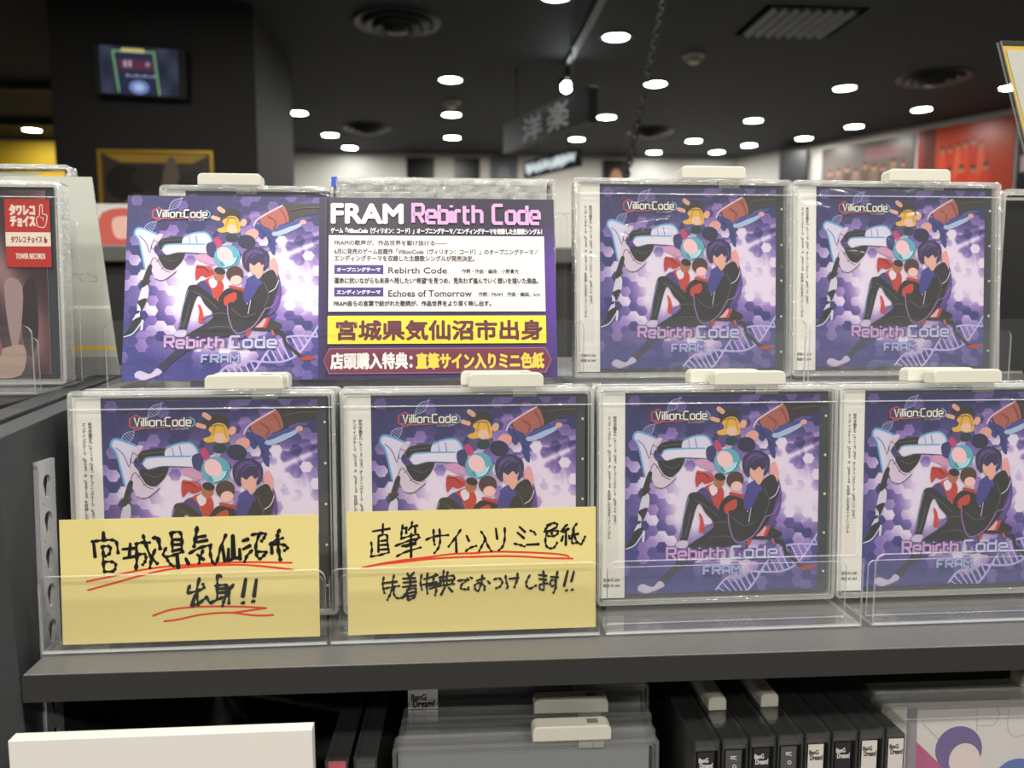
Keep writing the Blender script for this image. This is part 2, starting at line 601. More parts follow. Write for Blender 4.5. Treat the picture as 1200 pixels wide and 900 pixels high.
def pairs(a):
    return [(a[i], a[i + 1]) for i in range(0, len(a), 2)]
KANJI_A=[(2.2,[22.4,7.4,22.4,11.3]),(None,[16.5,11.9,18.1,11.7,22.2,11.3,26.6,11.3,28.9,12.6,29.6,18.3]),(None,[17.2,11.9,17.8,20.1]),(None,[21.4,14.7,22.0,17.4,21.9,23.3,22.3,28.0]),(None,[21.7,14.7,24.4,14.5,25.7,15.1,25.2,18.5,23.1,19.8]),(None,[22.1,23.1,25.8,22.9,28.1,24.2,27.8,26.9,26.8,28.1,22.4,28.2]),(None,[32.2,16.4,38.2,16.0]),(None,[36.0,13.7,35.3,20.6]),(None,[32.6,21.3,39.3,20.2]),(2.1,[38.6,27.0,39.2,21.6,39.1,13.7]),(None,[39.1,13.7,41.7,13.0,45.9,13.1]),(2,[42.8,9.4,43.6,12.8,46.2,20.3,49.6,24.5]),(None,[48.6,17.1,46.6,22.7,45.8,26.7]),(None,[40.2,19.4,43.0,19.2,43.9,20.7,43.4,23.2,42.2,24.9]),(2.4,[48.2,10.7,50.3,11.0,51.3,16.4]),(1.9,[57.2,8.3,57.6,13.0,57.8,18.0]),(1.9,[56.8,8.3,61.6,7.9,62.7,12.1,62.4,17.5]),(None,[58.3,11.8,62.0,11.9]),(None,[58.3,14.6,62.2,14.5]),(None,[58.0,17.9,62.4,17.1]),(None,[54.3,16.4,52.9,19.4,54.0,21.1,58.2,20.2,63.1,18.5]),(2.2,[60.0,20.0,60.4,26.9]),(None,[54.9,22.6,56.3,24.8,58.1,26.1]),(2,[64.6,22.5,65.7,25.0]),(2.3,[70.7,5.8,69.9,10.8,69.0,15.7]),(None,[70.9,10.8,74.8,10.3]),(None,[70.4,13.5,75.7,12.6]),(None,[66.6,19.3,71.7,16.7,77.7,15.1]),(None,[77.5,15.3,77.3,19.7,78.3,24.2,79.5,25.5,80.9,23.7,82.8,16.9,85.6,10.0]),(None,[73.5,18.2,72.1,21.6,71.4,24.8]),(None,[70.7,20.4,73.7,22.9]),(None,[83.7,15.6,84.8,24.1]),(2.6,[89.3,10.8,89.4,21.9]),(None,[86.9,17.7,86.6,23.8]),(None,[86.6,23.8,91.0,22.7,92.9,22.2]),(1.9,[92.7,18.0,92.9,23.2]),(2.1,[94.8,13.3,97.1,12.6]),(1.9,[94.8,17.8,98.2,16.1]),(1.8,[99.1,18.8,96.6,21.5,95.2,24.7]),(None,[99.4,10.2,103.5,9.5,106.3,9.8,105.8,11.8,104.4,13.7]),(None,[103.3,9.8,101.4,15.7,101.4,20.6,103.1,23.3,105.4,21.7,106.7,19.9,102.1,19.4]),(2.2,[113.8,8.2,112.9,10.4,112.9,13.9,113.2,18.8,114.1,24.0]),(None,[108.8,15.5,111.8,13.6,115.5,12.4]),(None,[109.5,15.3,109.7,20.5]),(None,[109.5,15.5,115.5,15.9,118.0,17.6,116.4,19.1]),(1.8,[71.3,33.3,69.8,40.1,70.4,47.5]),(None,[66.2,37.2,65.1,40.7,70.5,39.7,73.5,38.3,73.2,36.4]),(2,[68.8,42.5,67.1,47.8]),(None,[67.1,47.8,71.1,46.5,74.8,43.3]),(None,[74.8,43.3,76.8,46.6,80.5,44.8]),(None,[82.6,32.4,81.0,31.7,80.6,37.4,80.5,44.8]),(None,[79.9,37.4,84.6,37.1,86.6,38.9,86.5,47.1]),(None,[81.2,39.2,85.9,38.9]),(None,[81.2,41.3,85.9,41.0]),(None,[76.8,46.6,81.9,44.5,85.2,43.1]),(None,[88.9,37.2,85.9,41.7,83.9,46.0,83.2,48.4]),(2.1,[95.6,34.4,93.9,43.6]),(1.9,[93.5,47.3,94.2,47.1]),(2,[101.2,34.9,99.8,43.7]),(1.9,[98.9,46.7,99.6,46.4])]
RED_A=[(None,[13.2,33.2,25.8,30.9,40.1,28.0,55.5,26.3,79.2,25.2,97.0,25.1,120.0,26.1]),(None,[13.7,37.9,25.6,34.9,43.6,30.2,57.8,27.6,76.8,26.4,97.0,26.7,120.7,29.9]),(None,[46.8,52.8,54.9,50.1,65.0,48.9,77.8,48.7,93.9,49.4,106.0,50.5]),(None,[106.0,50.5,95.9,51.7,87.2,52.6]),(None,[52.5,56.0,60.2,55.2,70.4,53.2,80.5,52.4,88.5,52.6,97.3,54.0,104.0,54.6,109.7,54.4])]
KANJI_B=[(None,[14.1,10.9,23.1,9.7]),(None,[19.6,7.1,19.3,11.8]),(None,[17.1,13.7,16.9,22.3]),(None,[17.1,13.5,21.4,13.1,21.9,18.0,22.4,21.6]),(None,[18.4,16.3,21.4,16.0]),(None,[18.1,18.6,21.6,18.4]),(None,[17.5,21.1,22.4,20.9]),(None,[13.1,17.0,13.4,20.6,12.8,24.8]),(None,[12.8,24.8,17.4,24.1,22.6,22.7]),(None,[30.2,7.9,29.6,11.5,29.3,15.4]),(None,[29.9,9.8,32.4,9.3]),(None,[32.1,10.1,32.1,12.3]),(None,[35.4,6.3,34.6,9.1,33.5,10.4]),(None,[34.8,8.8,38.1,8.3]),(None,[37.0,8.8,37.0,12.2]),(None,[29.3,15.2,33.9,14.0,38.3,13.3,38.0,15.8,33.9,16.8]),(None,[26.2,19.2,32.8,16.8,39.3,14.9]),(None,[29.8,19.5,33.9,18.2,37.1,17.4]),(None,[26.9,25.0,31.1,22.9,39.8,20.4]),(None,[34.8,12.7,34.6,25.5]),(None,[31.7,19.8,37.1,18.3]),(None,[42.9,16.2,47.5,14.5,54.9,13.9]),(None,[47.0,10.9,47.0,15.7,47.5,19.0]),(None,[50.2,10.7,50.5,16.9,49.6,20.7,47.4,23.7]),(None,[61.8,11.2,59.0,15.3,55.1,20.3]),(None,[59.2,16.2,59.4,23.4]),(None,[65.1,14.6,66.3,17.4]),(None,[64.6,23.0,67.0,21.3,70.3,20.3]),(None,[73.1,12.5,74.7,15.1,76.6,20.1,78.7,23.5]),(None,[75.5,16.5,73.6,20.1,71.9,23.1]),(None,[81.2,11.0,81.9,16.6]),(None,[86.1,10.8,86.1,16.4,85.0,20.8,82.8,23.0]),(None,[94.4,10.4,97.3,13.2]),(None,[93.2,13.5,96.7,16.6]),(None,[91.5,19.6,94.5,20.4,97.0,21.3]),(None,[100.3,12.5,102.2,13.3,103.2,14.7]),(None,[98.3,20.4,104.9,20.2]),(None,[112.1,8.8,109.3,11.2,108.2,13.2]),(None,[109.6,9.8,113.2,8.6,115.1,9.1,114.5,11.3,108.8,13.2]),(None,[108.8,13.2,115.3,13.0,115.6,14.4,113.6,15.8,110.4,15.8]),(None,[112.3,13.2,112.2,14.6]),(None,[109.8,13.5,108.7,17.4,109.2,21.3,111.4,22.7,113.6,22.2,115.2,19.7]),(None,[120.8,9.7,118.3,12.2,121.3,12.0]),(None,[121.8,12.0,119.1,13.6,117.5,13.3]),(None,[120.2,13.4,120.1,20.9]),(None,[118.5,16.1,117.7,18.6]),(None,[121.8,15.9,122.3,17.6]),(None,[126.2,9.3,124.6,11.5,123.7,16.0,123.7,19.9,125.9,19.9]),(None,[124.3,12.1,125.1,16.5,126.4,19.4,128.6,20.8,129.9,18.9,130.9,16.7]),(None,[123.4,15.7,127.0,14.9]),(None,[19.6,36.5,19.1,39.4,19.3,42.2,19.9,45.1]),(None,[19.3,39.6,26.6,39.0]),(None,[25.2,35.4,24.5,38.5,24.2,42.3]),(None,[20.6,42.5,24.4,41.8,27.9,41.4]),(None,[24.1,43.0,22.9,46.1,21.5,48.9]),(None,[25.1,42.3,25.0,45.7,26.6,48.0,29.4,48.1,31.8,47.0]),(None,[32.5,34.6,33.2,36.1]),(None,[36.0,34.2,34.1,36.3]),(None,[30.1,37.4,36.6,37.3]),(None,[33.9,36.6,34.0,41.6]),(None,[30.3,39.6,37.1,39.2]),(None,[30.0,42.0,37.0,41.4]),(None,[33.8,41.6,31.4,45.8,29.4,47.7]),(None,[32.1,43.9,32.7,49.2]),(None,[32.3,43.7,36.6,43.0,37.0,45.0,36.2,47.8,33.2,49.4]),(None,[32.8,45.6,36.5,44.9]),(None,[33.0,47.5,36.3,46.8]),(None,[40.2,35.7,39.6,39.8,40.3,43.8]),(None,[41.6,37.9,44.1,37.5]),(None,[41.0,41.0,48.3,39.9]),(None,[43.5,34.8,42.9,40.8,43.3,46.0]),(None,[44.6,37.2,48.8,35.9]),(None,[47.9,35.4,46.9,37.5,46.4,39.9]),(None,[44.1,41.8,49.2,40.7]),(None,[44.7,43.4,49.2,41.9]),(None,[47.8,41.8,48.2,44.2,47.5,47.1]),(None,[50.2,37.1,50.6,41.9]),(None,[50.0,37.3,56.8,36.5,58.2,37.7,56.7,40.8]),(None,[52.4,33.6,51.9,37.1,52.3,41.7]),(None,[54.5,34.3,53.9,37.7,54.1,41.2]),(None,[50.4,39.5,56.7,38.9]),(None,[48.3,42.1,53.0,41.7,57.9,41.1]),(None,[52.9,42.9,50.8,46.9]),(None,[55.0,43.2,56.9,45.3]),(None,[60.2,39.4,64.9,39.1,62.3,41.4,61.6,43.5,63.7,44.3,65.8,44.3,65.8,43.4]),(None,[65.3,38.3,65.8,39.1]),(None,[67.1,37.8,67.8,38.2]),(None,[70.6,39.6,74.7,38.5]),(None,[73.5,36.8,73.0,40.7,71.3,45.2,69.7,44.6,69.4,42.3,71.4,41.0,73.5,41.6,74.9,43.3,74.6,44.9]),(None,[76.6,40.2,77.6,41.3]),(None,[80.1,39.2,82.9,38.7,84.6,40.7,83.4,43.2,81.2,44.1]),(None,[86.4,37.4,86.9,41.0,87.6,43.2,87.2,44.3]),(None,[88.6,39.1,93.5,38.8]),(None,[93.1,36.4,92.7,40.0,91.3,43.9]),(None,[99.8,37.6,98.1,40.7,98.1,43.4,100.0,44.9,103.3,43.3]),(None,[105.0,37.4,109.1,38.1]),(None,[105.2,39.7,109.0,40.3]),(None,[107.5,35.5,107.7,40.8,107.6,45.6,105.7,45.3,105.5,43.0,109.6,42.3]),(None,[111.8,38.7,115.6,39.1]),(None,[115.4,36.0,114.5,40.4,114.5,44.3,113.1,47.7]),(None,[114.2,41.0,112.3,40.4,111.2,42.3,112.3,44.0,114.2,42.9]),(1.5,[121.1,35.8,119.1,43.9]),(None,[120.1,46.6,120.6,46.5]),(1.4,[124.6,36.2,123.2,41.4]),(None,[123.3,46.4,123.9,46.2])]
RED_B=[(None,[8.3,30.8,20.1,28.6,31.0,27.2,44.6,25.9,55.5,24.7,63.7,24.4,71.9,24.4]),(None,[8.3,30.9,17.3,29.3,31.0,28.2,44.6,27.0,61.0,26.4,71.9,26.4]),(None,[67.2,24.5,75.4,24.0,83.6,23.9,94.5,24.5,105.4,25.2,113.5,25.9,119.5,26.8,121.7,27.6]),(None,[67.2,26.5,78.1,26.4,89.0,26.6,99.9,27.3,110.8,28.3,123.9,28.8])]
FIGURES=[('p',(48,43,42),1,[79.5,5.2,87.6,4.0,98.0,3.5,102.6,4.3,102.9,8.1,92.2,10.7,84.7,13.3,82.4,9.2]),('p',(170,92,80),1,[69.4,11.5,79.5,5.2,82.4,6.9,84.1,13.3,81.8,15.0,77.2,16.7,75.5,19.0,70.3,16.2]),('l',(225,190,200),1.1,[65.7,16.2,67.1,13.3,71.4,10.1,80.4,4.9]),('p',(48,58,125),1,[66.2,15.6,70.3,16.2,75.5,19.6,77.2,31.2,75.5,31.7,73.7,27.7,72.6,21.4,70.3,23.7,68.0,21.4]),('p',(168,186,218),1,[76.0,19.6,87.6,15.6,91.1,13.9,89.9,16.7,81.8,20.8,76.6,21.9]),('p',(66,74,140),1,[77.5,17.3,87.6,13.3,93.4,11.0,95.7,12.1,87.6,15.3,77.2,19.6]),('e',(225,160,150),0,[91.6,14.1,1.7,1.3]),('e',(222,160,150),-0.4,[64.8,21.1,3.6,2.9]),('e',(34,36,70),0.2,[62.1,25.1,4.7,3.8]),('e',(44,38,42),-0.1,[52.7,10.4,5.7,3.6]),('p',(225,175,60),1,[49.2,13.9,51.2,11.7,54.1,10.9,56.7,11.7,58.2,14.4,58.7,17.9,58.2,19.9,55.8,20.5,52.4,19.9,49.5,20.3,47.2,19.7,46.9,18.2,49.5,17.3,50.4,15.9]),('e',(228,190,165),0,[54.4,18.2,2.8,2.4]),('e',(28,52,62),0,[54.0,23.1,3.5,2.3]),('e',(225,170,140),0.5,[60.2,14.7,1.7,2.2]),('l',(225,170,140),3.2,[47.5,6.9,49.5,8.4]),('l',(225,170,140),2.8,[44.2,11.8,47.2,12.7]),('p',(80,70,120),1,[47.2,20.2,50.6,21.4,51.2,25.4,48.3,26.6,47.2,25.4]),('p',(212,206,228),1,[3.9,19.6,6.2,17.9,9.7,18.8,15.4,21.4,13.7,24.8,12.6,28.9,12.0,35.8,12.6,38.7,10.2,41.6,9.7,39.2,7.9,31.2,6.5,24.2,4.5,21.9]),('l',(95,165,205),1.4,[4.2,21.4,4.5,19.3,6.2,18.0,9.7,18.8,15.2,21.1]),('l',(95,165,205),1.2,[4.2,21.4,6.5,24.8,8.2,31.7,10.0,40.4]),('l',(120,110,150),0.7,[6.5,22.2,9.7,25.4,12.0,31.2]),('p',(212,195,212),1,[15.4,21.9,18.9,21.9,14.3,28.9,16.6,33.5,22.9,41.0,26.4,41.0,21.2,45.6,18.3,46.5,15.4,45.6,12.0,36.4,13.1,28.9]),('l',(90,80,110),0.6,[12.6,38.1,14.9,34.1,19.5,40.4,22.9,42.1]),('l',(90,80,110),0.6,[15.4,45.6,18.3,46.5,21.2,45.6,25.8,41.8]),('l',(90,80,110),0.5,[13.1,28.9,15.4,30.0]),('l',(90,80,110),0.5,[14.3,24.8,16.6,26.0]),('l',(90,80,110),0.5,[18.3,40.4,20.1,39.0]),('l',(90,80,110),0.5,[15.7,36.4,17.5,35.1]),('p',(205,150,185),1,[36.5,32.6,41.4,32.3,45.5,35.8,44.9,38.1,36.8,35.2]),('p',(36,35,34),1,[16.3,26.6,19.5,23.4,29.3,22.8,29.6,26.8,20.1,27.7,17.5,29.4]),('p',(36,35,34),1,[16.6,32.9,22.9,32.6,29.9,31.2,29.0,35.8,25.8,39.5,22.9,40.9,19.5,39.2]),('p',(214,210,230),1,[29.3,23.1,32.8,21.4,38.5,20.2,42.6,21.9,44.0,24.8,43.7,26.8,36.8,26.8,29.3,26.8]),('l',(105,170,205),1.2,[29.9,22.5,34.5,20.7,40.3,20.3,43.1,22.5,44.2,25.4]),('l',(150,130,190),0.8,[35.6,21.9,36.5,26.6]),('l',(150,130,190),0.6,[32.2,22.5,32.8,26.6]),('p',(222,216,232),1,[18.6,29.4,20.6,27.1,27.6,26.7,40.3,26.7,41.7,28.3,41.4,31.9,35.6,31.5,27.6,31.2,21.2,32.7,19.5,31.9]),('l',(105,170,205),1.1,[18.9,28.9,20.6,27.2,27.6,26.7,40.3,26.7]),('l',(90,90,120),0.6,[19.0,31.2,21.2,32.7,27.6,31.3,40.8,31.9]),('p',(52,52,105),1,[41.4,26.6,45.5,25.4,46.5,28.9,44.9,33.5,41.7,31.9]),('p',(190,55,110),1,[45.2,23.7,47.2,22.8,49.5,26.6,48.1,28.9,46.0,27.1]),('e',(92,168,188),0,[52.1,33.5,6.8,6.6]),('e',(170,215,225),-0.5,[53.5,36.4,3.5,2.3]),('e',(242,196,200),0.9,[50.9,32.4,4.5,3.8]),('p',(40,38,40),1,[12.0,38.1,13.8,38.7,12.6,44.4,11.4,47.9,8.5,48.8,10.2,42.7]),('p',(208,204,220),1,[9.3,49.4,12.2,49.8,11.9,56.3,8.5,62.6,8.1,66.3,4.6,68.2,6.5,63.8,7.1,57.6]),('p',(40,38,42),1,[8.1,50.1,12.7,46.3,12.4,47.6,9.9,50.1]),('p',(40,38,42),1,[6.8,57.9,11.6,56.3,9.1,62.7,8.2,60.7]),('p',(40,38,42),1,[6.0,63.2,8.1,62.7,7.7,64.1,5.9,64.5]),('p',(30,30,36),1,[8.1,66.2,9.9,67.9,5.2,74.6,0.2,77.0,0.4,75.8,3.4,71.3,4.5,68.3]),('l',(200,215,235),0.8,[0.6,76.8,5.2,74.8,9.7,68.2]),('l',(215,210,225),1.6,[9.7,68.2,9.3,72.9]),('p',(185,52,45),1,[36.2,38.7,39.1,38.2,43.7,39.5,45.6,42.7,41.4,44.7,39.1,43.6,36.3,46.3]),('p',(190,60,50),1,[38.5,48.5,42.0,45.5,47.2,44.6,50.6,48.9,49.4,55.8,46.3,56.3,43.7,50.6]),('p',(225,215,225),1,[42.9,46.3,46.3,45.0,47.2,48.9,44.6,50.6]),('p',(70,60,120),1,[36.8,48.5,41.1,46.8,45.5,55.8,39.4,55.0,35.9,51.5]),('e',(172,105,72),0.4,[48.1,43.7,2.7,3.2]),('e',(42,34,36),0.3,[48.5,41.3,3.0,1.9]),('p',(40,36,40),1,[48.1,58.4,50.6,52.4,55.0,50.6,61.9,54.1,61.9,61.0,54.1,61.9]),('p',(190,66,50),1,[51.1,55.8,56.7,52.8,57.1,57.1,51.9,60.2]),('e',(76,48,46),0,[56.3,42.9,4.5,4.3]),('e',(238,190,180),0,[57.1,46.3,3.0,2.6]),('l',(185,60,50),2.2,[54.1,49.8,61.0,51.5]),('p',(228,165,170),1,[67.2,69.5,72.2,67.0,73.4,71.3,66.6,72.1]),('p',(44,40,40),1,[73.8,67.5,79.7,69.5,81.1,71.6,78.5,73.3,73.4,73.8,65.0,73.3,65.3,72.0,72.5,71.5]),('l',(185,62,52),2.2,[74.1,67.3,72.3,71.5]),('p',(44,40,42),1,[76.6,74.3,81.0,73.8,83.0,76.3,84.2,80.1,91.0,86.3,95.0,88.3,92.2,89.5,87.2,85.4,82.8,81.3,81.0,77.0]),('l',(190,90,70),1.6,[76.1,73.8,76.9,75.7]),('p',(172,56,48),1,[90.6,88.5,95.3,87.3,99.4,88.8,94.7,89.9,91.6,89.6]),('p',(180,70,50),1,[62.5,73.2,65.3,72.0,65.2,74.5,63.6,77.0,62.8,75.1]),('p',(92,66,138),1,[73.2,47.2,77.9,41.1,80.5,49.8,80.1,58.0,77.9,62.8,74.0,65.4,70.6,64.1,74.0,58.0,75.8,53.2]),('p',(228,160,160),1,[74.5,35.9,77.1,34.2,78.8,40.3,77.9,45.5,75.3,47.2,74.5,42.0]),('p',(226,165,150),1,[74.7,50.2,77.3,50.2,76.6,55.7,73.9,54.1]),('p',(38,36,38),1,[71.0,42.9,76.2,40.7,79.2,48.5,77.5,55.0,75.3,61.5,73.2,65.4,66.7,72.3,57.6,75.3,51.5,68.8,52.8,59.3,57.6,58.4,62.8,58.4,66.2,51.5,68.8,46.3]),('p',(40,40,42),1,[32.0,51.1,34.6,48.9,38.5,49.8,46.3,56.3,52.8,61.0,59.3,59.3,61.0,74.0,51.5,77.1,36.4,77.5,32.5,75.8,45.5,66.7,41.1,59.3,37.2,55.0,32.5,71.4,31.2,73.6,28.1,72.3,29.9,61.9]),('p',(48,46,72),1,[33.3,76.6,51.5,76.6,35.1,83.1,25.5,90.5,20.3,96.1,17.7,93.5,25.5,85.3]),('l',(110,130,170),0.7,[32.5,51.5,29.9,61.9,28.6,71.4]),('l',(150,110,170),0.8,[52.8,59.7,53.7,67.1,57.6,74.9,66.2,71.4,72.3,61.9]),('l',(190,180,215),0.6,[62.8,59.3,64.9,55.0,63.6,64.5]),('p',(62,62,138),1,[61.9,48.9,65.4,44.2,68.8,46.8,68.0,51.5,63.6,58.4,61.0,56.7]),('p',(66,66,140),1,[62.2,46.2,66.2,43.3,68.8,44.4,70.3,48.8,64.5,48.5]),('p',(226,168,152),1,[66.5,42.1,70.3,40.4,70.9,42.7,68.5,45.6]),('p',(228,172,155),1,[63.5,36.9,66.2,35.8,70.6,35.8,71.0,39.2,69.4,43.0,66.8,43.4,64.5,41.3]),('p',(48,38,80),1,[60.0,36.4,60.3,31.7,63.9,28.6,68.5,28.2,72.9,30.6,74.2,34.1,73.3,39.2,71.1,41.0,71.7,36.9,70.3,38.2,68.7,36.4,66.2,38.4,64.0,37.1,63.6,41.6,61.3,39.8]),('l',(92,74,130),1.2,[63.3,32.3,66.2,30.6,69.7,30.7]),('p',(198,188,214),1,[26.5,74.6,29.0,73.2,32.3,73.8,31.0,77.0,26.4,76.6]),('p',(198,188,214),1,[6.5,97.0,9.1,94.8,14.3,96.5,17.7,93.5,20.3,96.1,13.4,99.1,9.1,100.0]),('l',(120,80,140),0.8,[7.4,98.7,11.7,100.0,19.5,97.0]),('p',(205,60,55),1,[37.7,59.3,39.8,61.9,40.7,68.8,38.1,68.8,38.5,63.6]),('l',(96,78,140),0.6,[61.6,33.5,64.5,30.3,68.5,29.4]),('l',(96,78,140),0.6,[64.5,34.1,67.4,31.7,71.4,31.7]),('l',(96,78,140),0.6,[72.0,33.5,72.6,36.4,72.0,38.7]),('l',(96,78,140),0.6,[61.6,36.9,62.3,34.1,63.9,32.3]),('l',(84,86,96),0.6,[35.1,52.4,41.1,55.8,48.1,61.9]),('l',(84,86,96),0.6,[39.4,68.0,46.3,64.5,52.4,64.5]),('l',(84,86,96),0.6,[55.0,61.9,61.0,66.2,67.1,64.5]),('l',(84,86,96),0.6,[71.4,47.2,74.0,54.1,71.9,61.0]),('l',(84,86,96),0.6,[33.3,59.3,32.0,66.2,30.3,71.4]),('l',(84,86,96),0.6,[42.9,72.3,51.5,71.4,58.4,74.0]),('l',(110,100,60),0.5,[50.6,12.4,53.5,11.7,56.4,12.4]),('l',(190,130,40),0.5,[53.0,11.5,51.8,13.9,51.2,16.7]),('l',(190,130,40),0.5,[55.8,11.7,56.9,14.4,57.3,17.9]),('l',(60,120,140),0.6,[48.9,36.9,52.4,39.0,56.4,36.9,57.9,33.5]),('l',(210,240,245),0.6,[50.6,39.0,54.7,37.8,57.0,34.1]),('l',(130,64,54),0.6,[73.2,11.0,77.2,13.9,76.0,17.9]),('l',(130,64,54),0.6,[79.5,6.9,81.8,10.4,83.0,14.4]),('l',(110,30,28),0.5,[36.8,39.2,40.3,39.5,43.1,42.1]),('l',(232,120,100),0.5,[37.4,38.6,40.8,38.8,44.3,41.0]),('l',(90,86,84),0.5,[18.3,25.4,22.9,24.8,28.7,24.2]),('l',(90,86,84),0.5,[19.5,34.6,24.1,36.4,27.6,34.6]),('l',(88,84,82),0.6,[85.3,7.5,92.2,6.3,100.9,6.1]),('l',(30,34,80),0.5,[69.1,17.3,71.4,20.8,74.9,25.4]),('l',(225,220,245),0.5,[74.5,52.8,77.5,50.6,79.2,46.3]),('l',(150,110,190),0.6,[72.3,61.9,76.6,60.2,79.2,55.0])]

# ------------------------------------------------------------------ the setting
def structure(name, mb, mat, **k):
    return tag(mb.build(name, mat, **k), kind='structure')

structure('ceiling', MB().box((-6.5, -3.2, CEIL), (6.5, 7.6, CEIL + 0.08)), M['ceiling'])
structure('floor', MB().box((-6.5, -3.2, -1.28), (6.5, 7.6, -1.2)), M['floor'])
structure('wall_far', MB().box((-3.2, 7.1, -1.2), (2.78, 7.2, CEIL)), M['farwall'])
wr = MB().prism([(2.75, 7.1), (4.9, 3.39), (5.0, 3.45), (2.85, 7.16)], -1.2, CEIL, axis='z')
structure('wall_right', wr, M['farwall'])
structure('wall_left', MB().box((-6.4, 6.6, -1.2), (-3.0, 6.7, 1.47)), M['yellowwall'])
structure('trim_1', MB().box((-5.5, 4.82, CEIL - 0.05), (-2.2, 4.9, CEIL)), M['black'])
structure('trim_2', MB().box((-5.5, 5.88, CEIL - 0.05), (-2.6, 5.96, CEIL)), M['black'])
structure('pillar', MB().box((-1.75, 3.4, -1.2), (-0.857, 4.3, CEIL)), M['pillar'])

# ------------------------------------------------------------------ shelving
LEAN = 0.05
def shelf_panel(x0, x1, label, ys, zs):
    r = empty('shelf_side_panel', (0, 0, 0))
    tag(r, label, 'shelf panel')
    body = MB().prism([(ys[0] + 0.03, -0.32), (0.3, -0.32), (0.3, zs[1]), (ys[0], zs[0])], x0, x1, axis='x')
    body.build('panel_board', M['panel'], r, bevel=0.0008)
    return r

own = shelf_panel(-0.238, -0.222, 'grey shelf side panel with the slotted steel upright, left of the handwritten cards', (-0.05, 0.0), (0.1145, 0.136))
shelf_panel(-0.2555, -0.2395, 'outer grey side panel edge under the left red-stickered CD', (-0.052, 0.0), (0.1165, 0.137))

# slotted upright: a folded steel strip with keyhole slots
up = MB()
SW = 0.0185
n_slots = 9
pitch = 0.0203
H_UP = n_slots * pitch
zc = [0.012 + pitch * (i + 0.5) for i in range(n_slots)]
up.box((-0.0025, 0, 0), (-0.0003, 0.0015, H_UP + 0.014))
up.box((-0.0025, SW - 0.0015, 0), (-0.0003, SW, H_UP + 0.014))
up.box((-0.0025, 0, 0), (0, SW, 0.012))
def keyhole(cy, cz, n=20):
    pts = []
    for k in range(n):
        a = 2 * math.pi * k / n
        y, z = 0.0042 * math.cos(a), 0.0042 * math.sin(a)
        if z < -0.0028:
            y = 0.0022 * max(-1, min(1, math.cos(a) / 0.35))
            z = -0.0088 + 0.0015 * (abs(math.cos(a)))
        pts.append((cy + y, cz + z + 0.002))
    return pts
z_prev = 0.0
for cz in zc:
    key = keyhole(SW / 2, cz)
    z0, z1 = cz - pitch / 2, cz + pitch / 2
    n = len(key)
    frame = []
    for (y, z) in key:
        dy, dz = y - SW / 2, z - cz
        t = min((SW / 2) / max(abs(dy), 1e-6), (pitch / 2) / max(abs(dz), 1e-6))
        frame.append((SW / 2 + dy * t, cz + dz * t))
    vs = [(0, p[0], p[1]) for p in frame] + [(0, p[0], p[1]) for p in key] + [(-0.002, p[0], p[1]) for p in key]
    fs = [(i, (i + 1) % n, n + (i + 1) % n, n + i) for i in range(n)] + [(n + i, n + (i + 1) % n, 2 * n + (i + 1) % n, 2 * n + i) for i in range(n)]
    up.add(vs, fs, 0)
    for (cy0, cz0) in ((0, z0), (SW, z0), (SW, z1), (0, z1)):
        pass
    corner = [(0, 0, z0), (0, SW, z0), (0, SW, z1), (0, 0, z1)]
    # corner fillers behind the fan of the keyhole
    up.add([(-0.0001, 0, z0), (-0.0001, 0.0048, z0), (-0.0001, 0.0048, z1), (-0.0001, 0, z1)], [(0, 1, 2, 3)])
    up.add([(-0.0001, SW, z0), (-0.0001, SW - 0.0048, z0), (-0.0001, SW - 0.0048, z1), (-0.0001, SW, z1)], [(0, 1, 2, 3)])
    up.add([(-0.0021, 0.002, z0), (-0.0021, SW - 0.002, z0), (-0.0021, SW - 0.002, z1), (-0.0021, 0.002, z1)], [(0, 1, 2, 3)], 1)  # black sheet stands in for the shade inside the slots
up.box((-0.0025, 0, zc[-1] + pitch / 2), (0, SW, zc[-1] + pitch / 2 + 0.004))
o = up.build('slotted_upright', [M['steel'], M['slot']], own, loc=(-0.2195, -0.0240, -0.1025), rot=(-LEAN, 0, 0))
tag(o, 'bright steel strip with keyhole slots')

# the shelf with the front row, the step behind it with the back row, the shelf below
r = empty('display_shelf', (0.25, 0.1, -0.019))
tag(r, 'long dark grey shelf carrying the front row of CDs', 'shelf')
x0, y0 = -0.2135, -0.0545
sh = MB().prism([(x0, y0), (0.75, y0 - 0.013), (0.75, 0.3), (x0 - 0.003, 0.3)], -0.0185, -0.004, axis='z')
for i in range(len(sh.v)):
    sh.v[i] = (sh.v[i][0] - 0.25, sh.v[i][1] - 0.1, sh.v[i][2] + 0.019)
sh.build('shelf_board', M['shelf'], r, bevel=0.0008)
sl = math.atan2(-0.013, 0.75 - x0)
MB().box((0, -0.0009, 0.0002), ((0.75 - x0) / math.cos(sl), 0.0, 0.0142)).build('edge_band', M['edgeband'], r, loc=(x0 - 0.25, y0 - 0.1, 0.0005), rot=(0, 0, sl))
r = empty('display_riser', (0.25, 0.2, -0.004))
tag(r, 'grey step box raising the back row of CDs', 'riser')
MB().box((-0.468, -0.157, 0), (0.5, 0.1, 0.1318)).build('riser_box', M['shelf'], r, bevel=0.0008)
r = empty('lower_shelf', (0.25, 0.1, -0.206))
tag(r, 'lower shelf under the stacked and spine-out CDs', 'shelf')
MB().box((-0.4715, -0.2, 0), (0.5, 0.2, 0.014)).build('shelf_board', M['shelf'], r, bevel=0.0008)
r = empty('back_panel', (0.25, 0.302, -0.3))
tag(r, 'dark panel closing the back of the lower compartment', 'shelf panel')
MB().box((-0.4715, 0, -0.0), (0.5, 0.012, 0.296)).build('panel_board', M['dark'], r)
r = empty('neighbour_shelf', (-0.4, 0.1, 0.105))
